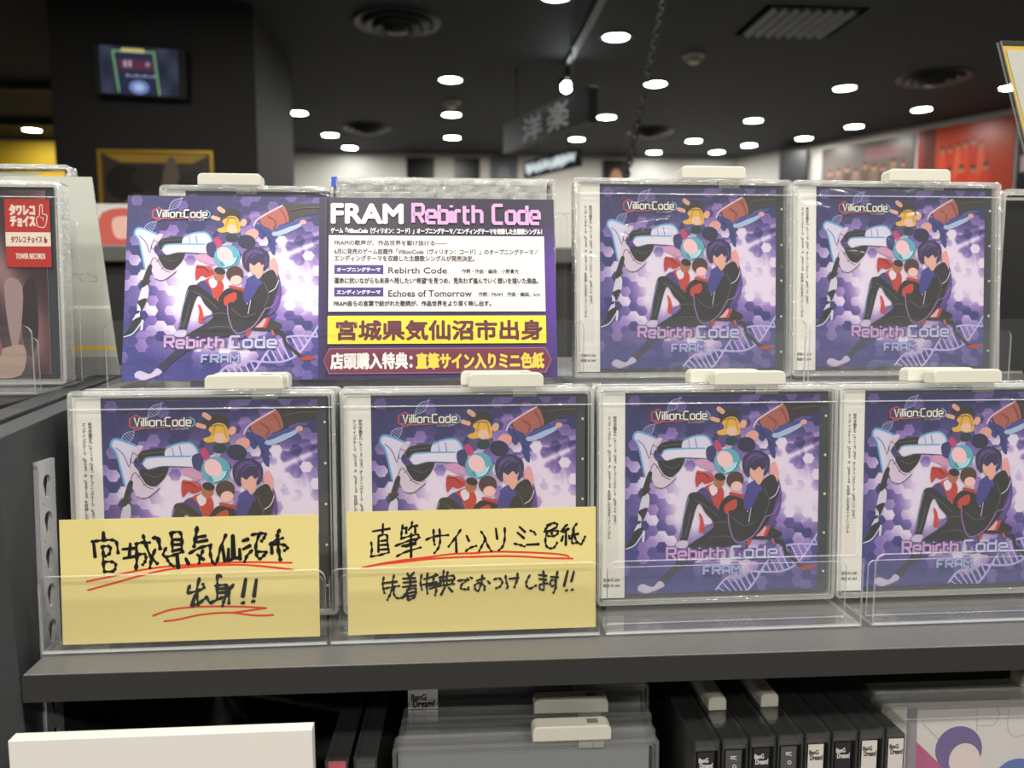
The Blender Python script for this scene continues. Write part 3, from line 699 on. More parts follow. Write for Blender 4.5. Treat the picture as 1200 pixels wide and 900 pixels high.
tag(r, 'dark shelf end under the red-stickered CD at the left edge', 'shelf')
MB().box((-0.25, -0.14, 0), (0.144, 0.2, 0.018)).build('shelf_board', M['dark'], r, bevel=0.0008)

# ------------------------------------------------------------------ cover artwork (120 x 120 mm)
def lerp(a, b, t):
    return tuple(a[i] + (b[i] - a[i]) * t for i in range(3))

def cover_field(u, v):
    """printed background of the cover: indigo with a pale burst and a honeycomb"""
    L = 0.95 * math.exp(-((u - .47) ** 2 / .09 + (v - .50) ** 2 / .05)) + 0.95 * math.exp(-((u - .95) ** 2 / .035 + (v - .52) ** 2 / .03))
    L += 0.5 * math.exp(-((u - .80) ** 2 / .02 + (v - .33) ** 2 / .02)) + 0.25 * math.exp(-((u - .2) ** 2 / .03 + (v - .5) ** 2 / .05))
    L += 0.75 * math.exp(-((u - .5) ** 2 / .06 + (v - .815) ** 2 / .0022)) + 0.5 * math.exp(-((u - .52) ** 2 / .02 + (v - .9) ** 2 / .0016))
    L += 0.45 * math.exp(-((u - .33) ** 2 / .02 + (v - .62) ** 2 / .02)) + 0.3 * math.exp(-((u - .22) ** 2 / .03 + (v - .38) ** 2 / .01))
    # honeycomb, flat-topped cells
    R = 0.0315
    q = (2 / 3 * u) / R
    rr = (-1 / 3 * u + math.sqrt(3) / 3 * v) / R
    x, z = q, rr
    y = -x - z
    rx, ry, rz = round(x), round(y), round(z)
    dx, dy, dz = abs(rx - x), abs(ry - y), abs(rz - z)
    if dx > dy and dx > dz:
        rx = -ry - rz
    elif dy > dz:
        ry = -rx - rz
    else:
        rz = -rx - ry
    hsh = math.sin(rx * 12.9898 + rz * 78.233) * 43758.5453
    h = hsh - math.floor(hsh)
    ex, ez = x - rx, z - rz
    edge = max(abs(2 * ex + ez), abs(ex + 2 * ez), abs(ex - ez))
    mid = math.exp(-((L - .5) ** 2) / .32)
    if h > 0.80:
        L += (0.42 * mid + 0.07)
    elif h < 0.28:
        L -= (0.34 * mid + 0.03)
    if 0.86 < edge < 1.0 and h > 0.45:
        L += 0.07
    # light streaks fanning out at the right
    for (ax, ay, bx, by, s, wd) in ((.74, .36, 1.0, .25, .7, .00022), (.70, .30, 1.0, .20, .25, .0001), (.80, .25, .88, .46, .35, .00012), (.60, .12, .95, .03, .2, .0002)):
        lx, ly = bx - ax, by - ay
        l2 = lx * lx + ly * ly
        t = max(0, min(1, ((u - ax) * lx + (v - ay) * ly) / l2))
        d2 = (u - ax - lx * t) ** 2 + (v - ay - ly * t) ** 2
        L += s * math.exp(-d2 / wd)
    # faint rings
    for (cx, cy, cr) in ((.80, .33, .10), (.80, .42, .15), (.83, .47, .2), (.38, .33, .14)):
        d = abs(math.hypot(u - cx, v - cy) - cr)
        L += 0.12 * math.exp(-d * d / .00005)
    L += 0.025 * math.sin(v * 420) * max(0, 1 - abs(L - .45) * 2)
    L = max(0, min(0.97, L))
    dark = lerp((42, 38, 92), (56, 57, 130), v)
    mid_c, light = (140, 112, 182), (232, 220, 236)
    return lerp(dark, mid_c, L / .5) if L < .5 else lerp(mid_c, light, (L - .5) / .5)

def draw_cover():
    P = Print()
    N = 200
    pts = [(120 * i / N, 120 * j / N) for j in range(N + 1) for i in range(N + 1)]
    fs = [(j * (N + 1) + i, (j + 1) * (N + 1) + i, (j + 1) * (N + 1) + i + 1, j * (N + 1) + i + 1) for j in range(N) for i in range(N)]
    P.tris(pts, fs, [cover_field(p[0] / 120, p[1] / 120) for p in pts])
    P.clip = (0, 0, 120, 120)
    k = 1.2
    # double helix, bottom right and small at the top left
    def helix(ax, ay, bx, by, amp, turns, w, col, rungs, ph=0.0):
        L = math.hypot(bx - ax, by - ay)
        tx, ty = (bx - ax) / L, (by - ay) / L
        def at(t, s):
            a = amp * math.sin(2 * math.pi * turns * t + ph) * s
            return (ax + tx * L * t - ty * a, ay + ty * L * t + tx * a)
        for s in (1, -1):
            P.stroke([at(i / 40, s) for i in range(41)], w, col, smooth=False, cap=False)
        for i in range(rungs):
            t = (i + .5) / rungs
            lay = P.layer
            P.stroke([at(t, 1), at(t, -1)], w * 0.85, col, smooth=False, cap=False)
    helix(58, 122, 124, 88, 7.0, 1.05, 1.2, (186, 178, 226), 20, 0.5)
    helix(11, 24, 34, 1, 2.6, 1.5, 0.5, (150, 150, 200), 24, 0.3)
    for (t, col, m_, a) in FIGURES:
        q = [(x * k, y * k) for x, y in pairs(a)]
        if t == 'p':
            P.poly(q, col, True)
        elif t == 'l':
            P.stroke(q, m_ * k * 0.75, col)
        else:
            P.ellipse(q[0], q[1][0], q[1][1], col, m_)
    # logo plate and lettering
    for (cx, cy, rad, col) in ((19.5, 12.4, 4.8, (172, 70, 82)), (19.5, 12.4, 3.7, (62, 48, 100))):
        P.poly([(cx + rad * math.cos(math.radians(60 * i + 30)), cy + rad * math.sin(math.radians(60 * i + 30))) for i in range(6)], col)
    P.stroke([(17, 14.8), (24, 15.6), (36, 15.2), (49, 15.4)], 0.7, (170, 90, 90))
    P.stroke([(49, 9.6), (51.4, 11.6), (50.4, 14.6), (46, 15.6)], 0.8, (120, 160, 190))
    P.techno('Villion:Code', 18.5, 49.5, 9.6, 14.4, 1.9, (64, 58, 60))
    P.techno('Villion:Code', 18.5, 49.5, 9.6, 14.4, 0.75, (236, 232, 226))
    P.text('ヴィリオン:コード', 38, 48, 15.7, 16.9, (225, 222, 220))
    # title
    P.techno('Rebirth Code', 25.8, 94, 92.2, 99.2, 2.5, (104, 86, 142))
    P.techno('Rebirth', 25.8, 61.4, 92.2, 99.2, 1.35, (204, 162, 208))
    P.techno('Code', 65.7, 94, 92.2, 99.2, 1.35, (190, 196, 228))
    P.techno('FRAM', 48.5, 71, 104, 109, 1.9, (120, 122, 178))
    P.techno('FRAM', 48.5, 71, 104, 109, 0.9, (172, 184, 222))
    P.clip = None
    return P

ART = draw_cover()
cover_mesh = ART.mesh('cover_print', M['ink'], 120, 120)

def draw_obi():
    P = Print()
    P.rect(0, 0, 15.5, 124, (232, 229, 220))
    P.rect(4, 66, 11.5, 104, (224, 220, 210))
    k = (46, 44, 44)
    P.text_down('新作学園RPG「Villion:Code」オープニングテーマ「Rebirth Code」', 9.4, 14, 80, 2.25, k)
    P.text_down('エンディングテーマ「Echoes of Tomorrow」を収録したFRAMニューシングル', 6.0, 14, 88, 2.25, k)
    P.text('定価 ¥1,500', 2.6, 12.5, 112, 114.2, k, 0.07)
    P.text('税抜 ¥1,364', 2.6, 12.5, 115.4, 117.6, k, 0.07)
    return P
obi_mesh = draw_obi().mesh('obi_strip', M['ink'], 15.5, 124)

# ------------------------------------------------------------------ the CD in its clear keeper case
KW, KH, KD = 0.148, 0.132, 0.0125
def tag_parts(parent, x, z, y=0.0, w=0.044):
    """white keeper lock sitting on the top rim"""
    t = MB().prism(rrect(0, 0, w, 0.0085, 0.0034, 6, (0.25, 0.25, 1, 1)), 0, 0.011)
    o_ = t.build('security_tag', M['tag'], parent, bevel=0.0012, smooth=False, loc=(x, y, z))
    l = MB().box((w - 0.018, 0.002, -0.0055), (w - 0.004, 0.0105, 0.0002))
    l.box((w - 0.010, 0.0012, -0.0045), (w - 0.0085, 0.003, 0.0002))
    l.box((w - 0.013, 0.003, 0.0083), (w - 0.007, 0.008, 0.0087))
    l.build('tag_latch', M['latch'], o_)
    return o_

def keeper(parent, d=KD):
    hw = KW / 2
    k = MB()
    k.ring(rrect(-hw, 0, hw, KH, 0.003), rrect(-hw + 0.0022, 0.0022, hw - 0.0022, KH - 0.0026, 0.0018), 0.0, d)
    k.ring(rrect(-hw + 0.003, 0.0025, hw - 0.003, KH - 0.0030, 0.0018), rrect(-hw + 0.0038, 0.0033, hw - 0.0038, KH - 0.0042, 0.0012), 0.0, d)
    k.box((-hw + 0.001, -0.0005, KH - 0.0108), (hw - 0.001, 0.0002, KH - 0.0100))
    k.build('keeper_rim', M['keeper_edge'], parent, bevel=0.0003)
    MB().box((-hw + 0.0022, 0.0, 0.0022), (hw - 0.0022, 0.0004, KH - 0.0026)).build('front_pane', M['keeper'], parent)

def make_cd():
    r_ = empty('cd_case')
    keeper(r_)
    j = MB().box((-0.0712, 0.0028, 0.0036), (0.0690, 0.0116, 0.1284))
    for i in range(5):
        j.box((0.0668, 0.0022, 0.016 + i * 0.024), (0.0682, 0.003, 0.0175 + i * 0.024), 1)  # white studs paint the small highlights on the hinge dots
    j.build('jewel_case', [M['jewel'], M['white']], r_, bevel=0.0006)
    link('cover_print', cover_mesh, r_, loc=(-0.0567, 0.0020, 0.0062))
    link('obi_strip', obi_mesh, r_, loc=(-0.0722, 0.0020, 0.0042))
    n = 20
    f = MB()
    vs = [(-0.0705 + 0.139 * i / n, 0.0007 + 0.00008 * math.sin(i * 1.7 + j_ * 0.9), 0.0042 + 0.1235 * j_ / n) for j_ in range(n + 1) for i in range(n + 1)]
    f.add(vs, [(j_ * (n + 1) + i, j_ * (n + 1) + i + 1, (j_ + 1) * (n + 1) + i + 1, (j_ + 1) * (n + 1) + i) for j_ in range(n) for i in range(n)])
    f.build('shrink_wrap', M['film'], r_, smooth=True)
    tag_parts(r_, -0.002, KH)
    return r_

def child(o_, stem):
    for c in o_.children:
        if c.name.split('.')[0] == stem:
            return c

proto = make_cd()
first = [True]
def place_cd(x, y, z, lean, label, tag_x=None, yaw=0.0, notag=False, group=None):
    o_ = proto if first[0] else copy_tree(proto)
    first[0] = False
    o_.location = (x, y, z)
    o_.rotation_euler = (-lean, 0, yaw)
    tag(o_, label, 'CD', group)
    t = child(o_, 'security_tag')
    if notag:
        for c in list(t.children):
            bpy.data.objects.remove(c)
        bpy.data.objects.remove(t)
    elif tag_x is not None:
        t.location.x = tag_x
    return o_

FRONT = [(-0.1385, 'leftmost front-row anime-style CD, behind the smaller-lettered two-line Miyagi card'),
         (0.0122, ''), (0.1618, ''), (0.3098, '')]
ROWG, BACKG = 'CDs on the front shelf', 'CDs on the raised back step'
LIFT = 0.0002
fy = 0.0
place_cd(-0.1380, fy, LIFT, LEAN, 'sealed purple CD half hidden by the leftmost yellow handwritten card', 0.001, group=ROWG)
place_cd(0.0128, fy, LIFT, LEAN, 'sealed purple CD half hidden by the second yellow handwritten card', 0.000, group=ROWG)
place_cd(0.1625, fy, LIFT, LEAN, 'front-row purple CD in full view right of the second yellow card', -0.003, group=ROWG)
place_cd(0.3110, fy, LIFT, LEAN, 'front-row purple CD cut by the right edge of the photo', -0.014, group=ROWG)
ry = fy + 0.0135
place_cd(-0.1355, ry, LIFT, LEAN, 'spare CD directly behind the one with the leftmost yellow card', -0.001, group=ROWG)
place_cd(0.0120, ry, LIFT, LEAN, 'spare CD directly behind the one with the second yellow card', -0.0035, group=ROWG)
place_cd(0.1618, ry, LIFT, LEAN, 'spare CD directly behind the front-row CD right of the yellow cards', -0.013, group=ROWG)
place_cd(0.3105, ry, LIFT, LEAN, 'spare CD directly behind the front-row CD at the right edge', -0.022, group=ROWG)
BZ, BY = 0.1312, 0.064
place_cd(0.1585, BY, BZ, 0.075, 'back-row purple CD just right of the printed promotional card', -0.002, group=BACKG)
place_cd(0.3065, BY, BZ, 0.075, 'back-row purple CD at the far right of the step', -0.0065, group=BACKG)
place_cd(-0.1250, BY + 0.060, BZ - 0.0002, 0.06, 'CD behind the left half of the promotional card, white tag showing on top', -0.048, group=BACKG)
o = place_cd(-0.0005, BY + 0.011, BZ - 0.0002, 0.06, 'turned-round CD behind the right half of the promotional card, without a white tag', notag=True, group=BACKG)
for stem in ('cover_print', 'obi_strip'):
    bpy.data.objects.remove(child(o, stem))
fold = MB()
nx = 60
vs = []
for j_ in range(5):
    for i in range(nx + 1):
        vs.append((-0.070 + 0.138 * i / nx, -0.0012 + 0.0005 * math.sin(i * 0.9 + j_ * 2.1) * (0.4 + 0.6 * random.random()), KH - 0.018 + j_ * 0.0042 + 0.0005 * math.sin(i * 0.37)))
fold.add(vs, [(j_ * (nx + 1) + i, j_ * (nx + 1) + i + 1, (j_ + 1) * (nx + 1) + i + 1, (j_ + 1) * (nx + 1) + i) for j_ in range(4) for i in range(nx)])
fold.build('film_fold', M['fold'], o)
MB().box((-0.073, -0.001, KH - 0.0065), (-0.069, 0.0, KH - 0.0005)).build('blue_dot', M['bluedot'], o)

# ------------------------------------------------------------------ acrylic display holders
HW = 0.1475
def make_holder():
    r_ = empty('acrylic_holder')
    h = HW / 2
    MB().prism(rrect(-h, 0.0, h, 0.0415, 0.0055, 6, (0, 0, 1, 1)), -0.0348, -0.0328, 0, 1).build('front_lip', [M['acrylic'], M['acrylic_edge']], r_)
    MB().prism(rrect(-h + 0.003, 0.0, h - 0.003, 0.0335, 0.004, 6, (0, 0, 1, 1)), -0.0215, -0.0200, 0, 1).build('inner_lip', [M['acrylic'], M['acrylic_edge']], r_)
    MB().prism([(-h, -0.0328), (h, -0.0328), (h, 0.028), (-h, 0.028)], -0.0012, 0.0008, 0, 1, axis='z').build('base_plate', [M['acrylic'], M['acrylic_edge']], r_)
    b = MB().prism(rrect(-h, 0.0008, h, 0.115, 0.005, 6, (0, 0, 1, 1)), 0.0295, 0.031, 0, 1)
    b.build('back_plate', [M['acrylic'], M['acrylic_edge']], r_, rot=(-LEAN, 0, 0))
    return r_
hold = make_holder()
hfirst = [True]
def place_holder(x, y, z, label, group):
    o_ = hold if hfirst[0] else copy_tree(hold)
    hfirst[0] = False
    o_.location = (x, y, z)
    tag(o_, label, 'display holder', group)
    return o_
HG = 'clear acrylic CD holders'
for x, lab in ((-0.1397, 'clear acrylic holder gripping the leftmost yellow card'), (0.0100, 'clear acrylic holder gripping the second yellow card'),
               (0.1612, 'empty-fronted acrylic holder third from left on the front shelf'), (0.3160, 'acrylic holder at the right edge of the front shelf')):
    place_holder(x, 0.0, -0.0022, lab, HG)
HB = 0.1291
for x, lab in ((-0.1265, 'acrylic holder in front of the left half of the promotional card'), (0.0110, 'acrylic holder in front of the right half of the promotional card'),
               (0.1530, 'acrylic holder of the back-row CD next to the promotional card'), (0.3030, 'acrylic holder of the back-row CD farthest right')):
    b = place_holder(x, 0.0665, HB, lab, HG)
    if 'promotional card' in lab and 'next' not in lab:
        bpy.data.objects.remove(child(b, 'inner_lip'))

# ------------------------------------------------------------------ handwritten yellow cards
def hand_card(black, red, W, H, wk, wr_):
    P = Print()
    P.rect(0, 0, W, H, (214, 199, 132))
    for w, a in red:
        P.stroke(pairs(a), wr_, (206, 62, 44), cap=True)
    for w, a in black:
        P.stroke(pairs(a), w or wk, (22, 20, 20), cap=True, taper=True)
    return P.mesh('handwritten_card', M['ink'], W, H, 0.5, (214, 199, 132))
c = link('handwritten_card', hand_card(KANJI_A, RED_A, 134.5, 67, 1.8, 1.15), loc=(-0.2045, -0.0305, 0.0006), rot=(-0.06, 0, 0))
tag(c, 'yellow handwritten card on the left, large brush lettering with exclamation marks on the second line', 'sign', 'handwritten yellow cards')
c = link('handwritten_card', hand_card(KANJI_B, RED_B, 137, 68, 1.35, 1.15), loc=(-0.0548, -0.0305, 0.0006), rot=(-0.06, 0, 0.0))
tag(c, 'yellow handwritten card second from left, thinner pen, one long red underline', 'sign', 'handwritten yellow cards')

# ------------------------------------------------------------------ printed promotional card (264 x 115 mm)
def draw_promo():
    P = Print()
    W, H = 264.0, 115.0
    def sx(X):
        return (360 + X / 3.75 - 147) / 508 * W
    def sy(Y, X=550):
        px = 360 + X / 3.75
        return (210 + Y / 3.75 - 227 - (px - 152) * .018) / (218 - (px - 147) / 508 * 10) * H
    n = 60
    pts, cols, fs = [], [], []
    for j in range(n + 1):
        for i in range(n + 1):
            u, v = i / n, j / n
            pts.append((W * u, H * v))
            edge = max(0, min(1, (u - .8) / .2))
            a = lerp((34, 24, 52), (46, 24, 92), max(0, min(1, (v - .15) * 2.5)))
            a = lerp(a, (78, 34, 142), edge * max(0, min(1, (v - .1) * 4)) * (1 - max(0, (v - .6) * 2)))
            cols.append(a)
    for j in range(n):
        for i in range(n):
            q = j * (n + 1) + i
            fs.append((q, q + n + 1, q + n + 2, q + 1))
    P.tris(pts, fs, cols)
    P.place(ART, 0.966, 0.958, 0.0, 0.0)
    wh, bk, pu, ye, ma = (240, 236, 232), (36, 32, 40), (66, 40, 122), (240, 214, 50), (92, 18, 46)
    P.rect(sx(60), 0, sx(76), H, (38, 26, 70))
    P.text('FRAM', sx(95), sx(412), sy(114, 200), sy(196, 200), wh, 0.75)
    P.techno('Rebirth Code', sx(460), sx(1036), sy(122, 740), sy(202, 740), 2.25, (218, 160, 206))
    P.text('ゲーム「Villion:Code（ヴィリオン：コード）」オープニングテーマ／エンディングテーマを収録した主題歌シングル！', sx(92), sx(1048), sy(224), sy(249), wh, 0.16)
    P.rect(sx(82), sy(257), sx(1057), sy(591), (218, 215, 214))
    P.text('FRAMの歌声が、作品世界を駆け抜ける——', sx(108), sx(612), sy(279), sy(301), bk, 0.10)
    P.text('6月に発売のゲーム話題作「Villion:Code（ヴィリオン：コード）」のオープニングテーマ／', sx(108), sx(1030), sy(316), sy(341), bk, 0.10)
    P.text('エンディングテーマを収録した主題歌シングルが発売決定。', sx(108), sx(735), sy(346), sy(371), bk, 0.10)
    for y, s in ((388, 'オープニングテーマ'), (486, 'エンディングテーマ')):
        P.rect(sx(326), sy(y + 2), sx(1040), sy(y + 38), (234, 231, 226))
        P.rect(sx(108), sy(y), sx(326), sy(y + 39), pu)
        P.text(s, sx(120), sx(312), sy(y + 11), sy(y + 29), wh, 0.12)
    P.text('Rebirth Code', sx(348), sx(610), sy(398), sy(424), bk, 0.12)
    P.text('作詞・作曲・編曲：小野貴光', sx(678), sx(937), sy(404), sy(424), bk, 0.07)
    P.text('運命に抗いながらも未来へ残したい“希望”を見つめ、見失わず進んでいく想いを描いた楽曲。', sx(108), sx(1025), sy(443), sy(469), bk, 0.09)
    P.text('Echoes of Tomorrow', sx(348), sx(722), sy(498), sy(525), bk, 0.12)
    P.text('作詞：FRAM　作曲・編曲：k-in', sx(752), sx(1032), sy(506), sy(524), bk, 0.07)
    P.text('FRAM自らの言葉で紡がれた歌詞が、作品世界をより深く映し出す。', sx(108), sx(808), sy(544), sy(567), bk, 0.10)
    P.rect(sx(80), sy(609), sx(1057), sy(730), ye)
    P.text('宮城県気仙沼市出身', sx(120), sx(1038), sy(630), sy(714), ma, 0.55)
    rib = [(62, 802), (88, 748), (1052, 748), (1080, 802), (1052, 858), (88, 858)]
    P.poly([(sx(a), sy(b)) for a, b in rib], (150, 96, 130))
    P.poly([(sx(a * .994 + 3), sy((b - 802) * .93 + 802)) for a, b in rib], (110, 30, 62))
    P.text('店頭購入特典：', sx(96), sx(452), sy(770), sy(836), wh, 0.42)
    P.text('直筆サイン入りミニ色紙', sx(472), sx(1042), sy(772), sy(838), (244, 214, 70), 0.42)
    return P.mesh('promotional_card', M['ink'], W, H, 0.6, (60, 50, 90))
c = link('promotional_card', draw_promo(), loc=(-0.1945, 0.0385, 0.1345), rot=(-0.215, 0, 0.0))
tag(c, 'wide purple printed promotional card with artwork on its left and a yellow headline band', 'sign')

# ------------------------------------------------------------------ left edge: the stickered CD, its holder and what stands behind
def draw_red_cover():
    P = Print()
    n = 40
    pts = [(120 * i / n, 120 * j / n) for j in range(n + 1) for i in range(n + 1)]
    cols = []
    for x, y in pts:
        t = 0.5 + 0.5 * math.sin(x * .21 + 2.2 * math.sin(y * .05))
        a = lerp((88, 60, 66), (140, 108, 110), t)
        a = lerp(a, (52, 36, 40), max(0, min(1, .5 + .7 * math.sin(x * .09 - y * .06))))
        cols.append(a)
    P.tris(pts, [(j * (n + 1) + i, (j + 1) * (n + 1) + i, (j + 1) * (n + 1) + i + 1, j * (n + 1) + i + 1) for j in range(n) for i in range(n)], cols)
    P.poly([(104, 64), (112, 58), (113, 92), (108, 108), (103, 96)], (48, 36, 42), True)
    P.poly([(93, 60), (104, 62), (101, 96), (96, 100)], (152, 130, 130), True)
    P.poly([(80, 108), (103, 100), (101, 120), (78, 120)], (168, 142, 128), True)
    P.poly([(70, 70), (78, 66), (90, 102), (82, 106)], (136, 66, 84), True)
    return P.mesh('cover_print', M['ink'], 120, 120)

def draw_sticker():
    P = Print()
    rd, cr = (178, 34, 26), (226, 214, 196)
    P.poly(rrect(0, 0, 28, 44, 1.2), rd)
    P.rect(0, 21.5, 28, 30.5, cr)
    P.text('タワレコ', 3.2, 18.5, 4, 10.2, cr, 0.5)
    P.text('チョイス', 3.6, 18.5, 11.2, 17.6, cr, 0.5)
    P.stroke([(20, 17.6), (19.6, 12.5), (21.4, 10.6), (22, 4.6), (23.4, 4), (23.6, 9.4), (26, 10.2), (26, 13.4), (24.2, 18.2), (20, 17.6)], 0.5, cr)
    P.stroke([(22, 11.8), (23.8, 12.2), (23.6, 14)], 0.4, cr)
    P.text('タワレコ チョイス', 3.4, 22.6, 24, 28.2, (150, 34, 26), 0.14)
    P.poly([(24, 28.3), (23.8, 26), (24.4, 23.4), (25, 25.6), (25.9, 26), (25.6, 28.3)], (150, 34, 26))
    P.text('TOWER RECORDS', 6, 24.2, 35.2, 38.6, cr, 0.14)
    return P.mesh('sticker', M['ink'], 28, 44, 0.15, rd)

LX, LY, LZ = -0.3225, 0.088, 0.1276
r = empty('cd_case', (LX, LY, LZ), (-0.05, 0, 0))
tag(r, 'dusky pink CD with a red shop sticker at the left edge', 'CD')
keeper(r)
MB().box((-0.0712, 0.0028, 0.0036), (0.0690, 0.0116, 0.1284)).build('jewel_case', M['jewel'], r, bevel=0.0006)
link('cover_print', draw_red_cover(), r, loc=(-0.0567, 0.0020, 0.0062))
link('sticker', draw_sticker(), r, loc=(0.0385, 0.0012, 0.0765))
tag_parts(r, -0.038, KH, w=0.062)
o = copy_tree(hold)
o.location = (-0.3265, 0.0895, 0.1258)
tag(o, 'acrylic holder under the red-stickered CD at the left edge', 'display holder', HG)

P = Print()
P.rect(0, 0, 60, 142, (188, 189, 178))
P.text('楽', 31, 40, 46, 58, (150, 146, 140), 0, True)
P.text('ピアノ', 30, 54, 68, 75, (158, 154, 148), 0, True)
P.rect(24, 92, 60, 94, (220, 222, 210))
P.rect(24, 121, 60, 124, (226, 196, 80))  # this yellow line and the pale one above are reflections painted on
P.rect(24, 129, 60, 142, (150, 150, 145))
pl = P.mesh('divider_board', M['ink'], 60, 142, 1.6, (190, 190, 180))
for v in pl.vertices:
    v.co.x += 0.105 * (0.142 - v.co.z)
o = link('divider_board', pl, loc=(-0.3125, 0.145, 0.1285), rot=(-0.05, 0, 0))
tag(o, 'pale grey slanted index board standing behind the red-stickered CD', 'divider')
r = empty('plastic_case', (-0.34, 0.168, 0.124), (-0.03, 0, 0))
tag(r, 'clear case with a yellow corner behind the pale index board', 'CD')
k = MB().ring(rrect(-0.06, 0, 0.064, 0.158, 0.003), rrect(-0.058, 0.002, 0.062, 0.155, 0.002), 0, 0.012)
k.build('case_rim', M['keeper_edge'], r)
MB().prism([(0.030, 0.148), (0.058, 0.148), (0.058, 0.154), (0.05, 0.154)], 0.004, 0.006).build('yellow_insert', M['yellowedge'], r)
MB().box((-0.058, 0.007, 0.002), (0.062, 0.010, 0.153)).build('inlay_card', M['greycard'], r)

# ------------------------------------------------------------------ right edge
r = empty('slanted_sign_holder', (0.515, 0.125, 0.1292))
tag(r, 'slanted acrylic sign holder with a yellow-edged sheet at the top right corner', 'sign holder')
def slant(inset):
    a = [(-0.107 + inset, 0.2425 - inset), (0.06, 0.2425 - inset), (0.145, 0.0), (-0.024 + inset, 0.0)]
    return a
MB().prism(slant(0), -0.003, -0.001, 0, 1).build('acrylic_sheet', [M['acrylic'], M['acrylic_edge']], r)
MB().prism(slant(0.0028), 0.0, 0.0006).build('yellow_border', M['yellowedge'], r)
MB().prism(slant(0.0058), -0.0006, -0.0001).build('white_sheet', M['greycard'], r)
MB().prism(slant(0), 0.001, 0.003, 0, 1).build('acrylic_sheet', [M['acrylic'], M['acrylic_edge']], r)

r = empty('dark_case', (0.466, 0.098, 0.1284))
tag(r, 'black-backed case standing at the right end of the step', 'CD')
MB().ring(rrect(-0.066, 0, 0.075, 0.1335, 0.003), rrect(-0.064, 0.002, 0.073, 0.129, 0.002), 0, 0.012).build('case_rim', M['keeper_edge'], r)
MB().box((-0.064, 0.004, 0.002), (0.073, 0.010, 0.126)).build('inlay_card', M['black'], r)
c = MB().tube([(0, 0, 0.0045), (0.012, 0.002, 0.012), (0.02, 0.004, 0.021), (0.03, 0.006, 0.024), (0.06, 0.012, 0.024)], 0.0042, 10)
c.tube([(0.012, 0.002, 0.012), (0.02, 0.004, 0.021), (0.024, 0.0048, 0.0225)], 0.006, 10)
o = c.build('black_cable', M['black'], smooth=True, loc=(0.405, 0.070, 0.1284))
tag(o, 'short black cable plug lying beside the far right CD', 'cable')

# ------------------------------------------------------------------ lower shelf
LZ0 = -0.192
o = MB().box((-0.0745, 0, 0), (0.0745, 0.0075, 0.157)).build('white_board', M['white'], bevel=0.0004, loc=(-0.1445, -0.0618, LZ0), rot=(0, 0, -0.01))
tag(o, 'blank white board standing under the shelf at bottom left', 'board')

def spine_mesh(bgc, txt, col, side=False, h=122):
    P = Print()
    P.rect(0, 0, 9, h, bgc)
    if txt and not side:
        P.text('BanG', 0.7, 6.0, 3.4, 6.0, col, 0.14)
        P.text('Dream!', 1.4, 8.6, 6.4, 9.4, col, 0.14)
    elif side:
        P.text_down(txt, 4.5, 3, 40, 5.0, col)
    return P.mesh('spine_label', M['ink'], 9, h, 0.2, bgc)

def spine_cd(x, y, z, w, label, mesh, tagged, tint, group, yaw=0.0, pink=False):
    """a CD standing spine-out: its long side runs back into the shelf"""
    r_ = empty('cd_spine', (x, y, z), (0, 0, yaw))
    tag(r_, label, 'CD', group)
    d = 0.146
    k = MB()
    o4 = [(0, 0), (d, 0), (d, KH), (0, KH)]
    k.box((-w / 2, 0, KH - 0.0012), (w / 2, d, KH))
    k.box((-w / 2, 0, 0), (w / 2, d, 0.0012))
    k.box((-w / 2, 0, 0.0012), (-w / 2 + 0.001, d, KH - 0.0012))
    k.box((w / 2 - 0.001, 0, 0.0012), (w / 2, d, KH - 0.0012))
    k.box((-w / 2 + 0.001, 0, KH - 0.0065), (w / 2 - 0.001, 0.0008, KH - 0.0012))
    k.build('keeper_rim', M['keeper_edge2'], r_, bevel=0.0004)
    MB().box((-w / 2 + 0.0016, 0.0030, 0.002), (w / 2 - 0.0016, d - 0.002, KH - 0.0062)).build('jewel_case', tint, r_, bevel=0.0006)
    if mesh:
        link('spine_label', mesh, r_, loc=(-0.0045, 0.0022, 0.0015))
    if tagged:
        t_ = MB().prism(rrect(-0.0055, 0, 0.0055, 0.0085, 0.003, 6, (.25, .25, 1, 1)), 0.030, 0.074)
        t_.build('security_tag', M['tag'], r_, bevel=0.001, loc=(0, 0, KH))
    return r_

M['keeper_mid'] = clear_plastic('clear_case_rim', rough=0.08, haze=0.09, haze_col=(225, 226, 224), gain=1.8)
M['keeper_edge2'] = clear_plastic('dim_keeper_rim', rough=0.08, haze=0.03, haze_col=(190, 192, 192), gain=1.6)
wh_s = spine_mesh((214, 208, 200), 'x', (30, 28, 30))
dk_s = spine_mesh((44, 42, 46), 'x', (216, 212, 208))
gy_s = spine_mesh((84, 82, 86), 'Roselia', (200, 196, 196), True)
SG = 'spine-out CDs on the lower shelf'
spec = [('first spine-out CD of the eight at lower right, dark with white print', dk_s, False), ('second spine-out CD of the eight at lower right, grey spine under a white tag', gy_s, True),
        ('third spine-out CD of the eight at lower right, dark with white print', dk_s, False), ('fourth spine-out CD of the eight at lower right, grey spine with sideways print', gy_s, True),
        ('fifth spine-out CD of the eight at lower right, white spine', wh_s, False), ('sixth spine-out CD of the eight at lower right, dark spine in a clearer case', dk_s, False),
        ('seventh spine-out CD of the eight at lower right, white spine', wh_s, False), ('last spine-out CD of the eight at lower right, white spine beside the big cover', wh_s, False)]
for i, (lab, ms, tg) in enumerate(spec):
    spine_cd(0.1425 + i * 0.0163, -0.0468 + i * 0.0007, LZ0, 0.0148, lab, ms, tg, M['black'], SG)
pk_s = spine_mesh((196, 62, 84), '', (255, 255, 255), h=129)
spine_cd(-0.0600, -0.0505, LZ0, 0.0125, 'spine-out CD with a pink spine right of the white board', pk_s, False, M['black'], SG, -0.03)
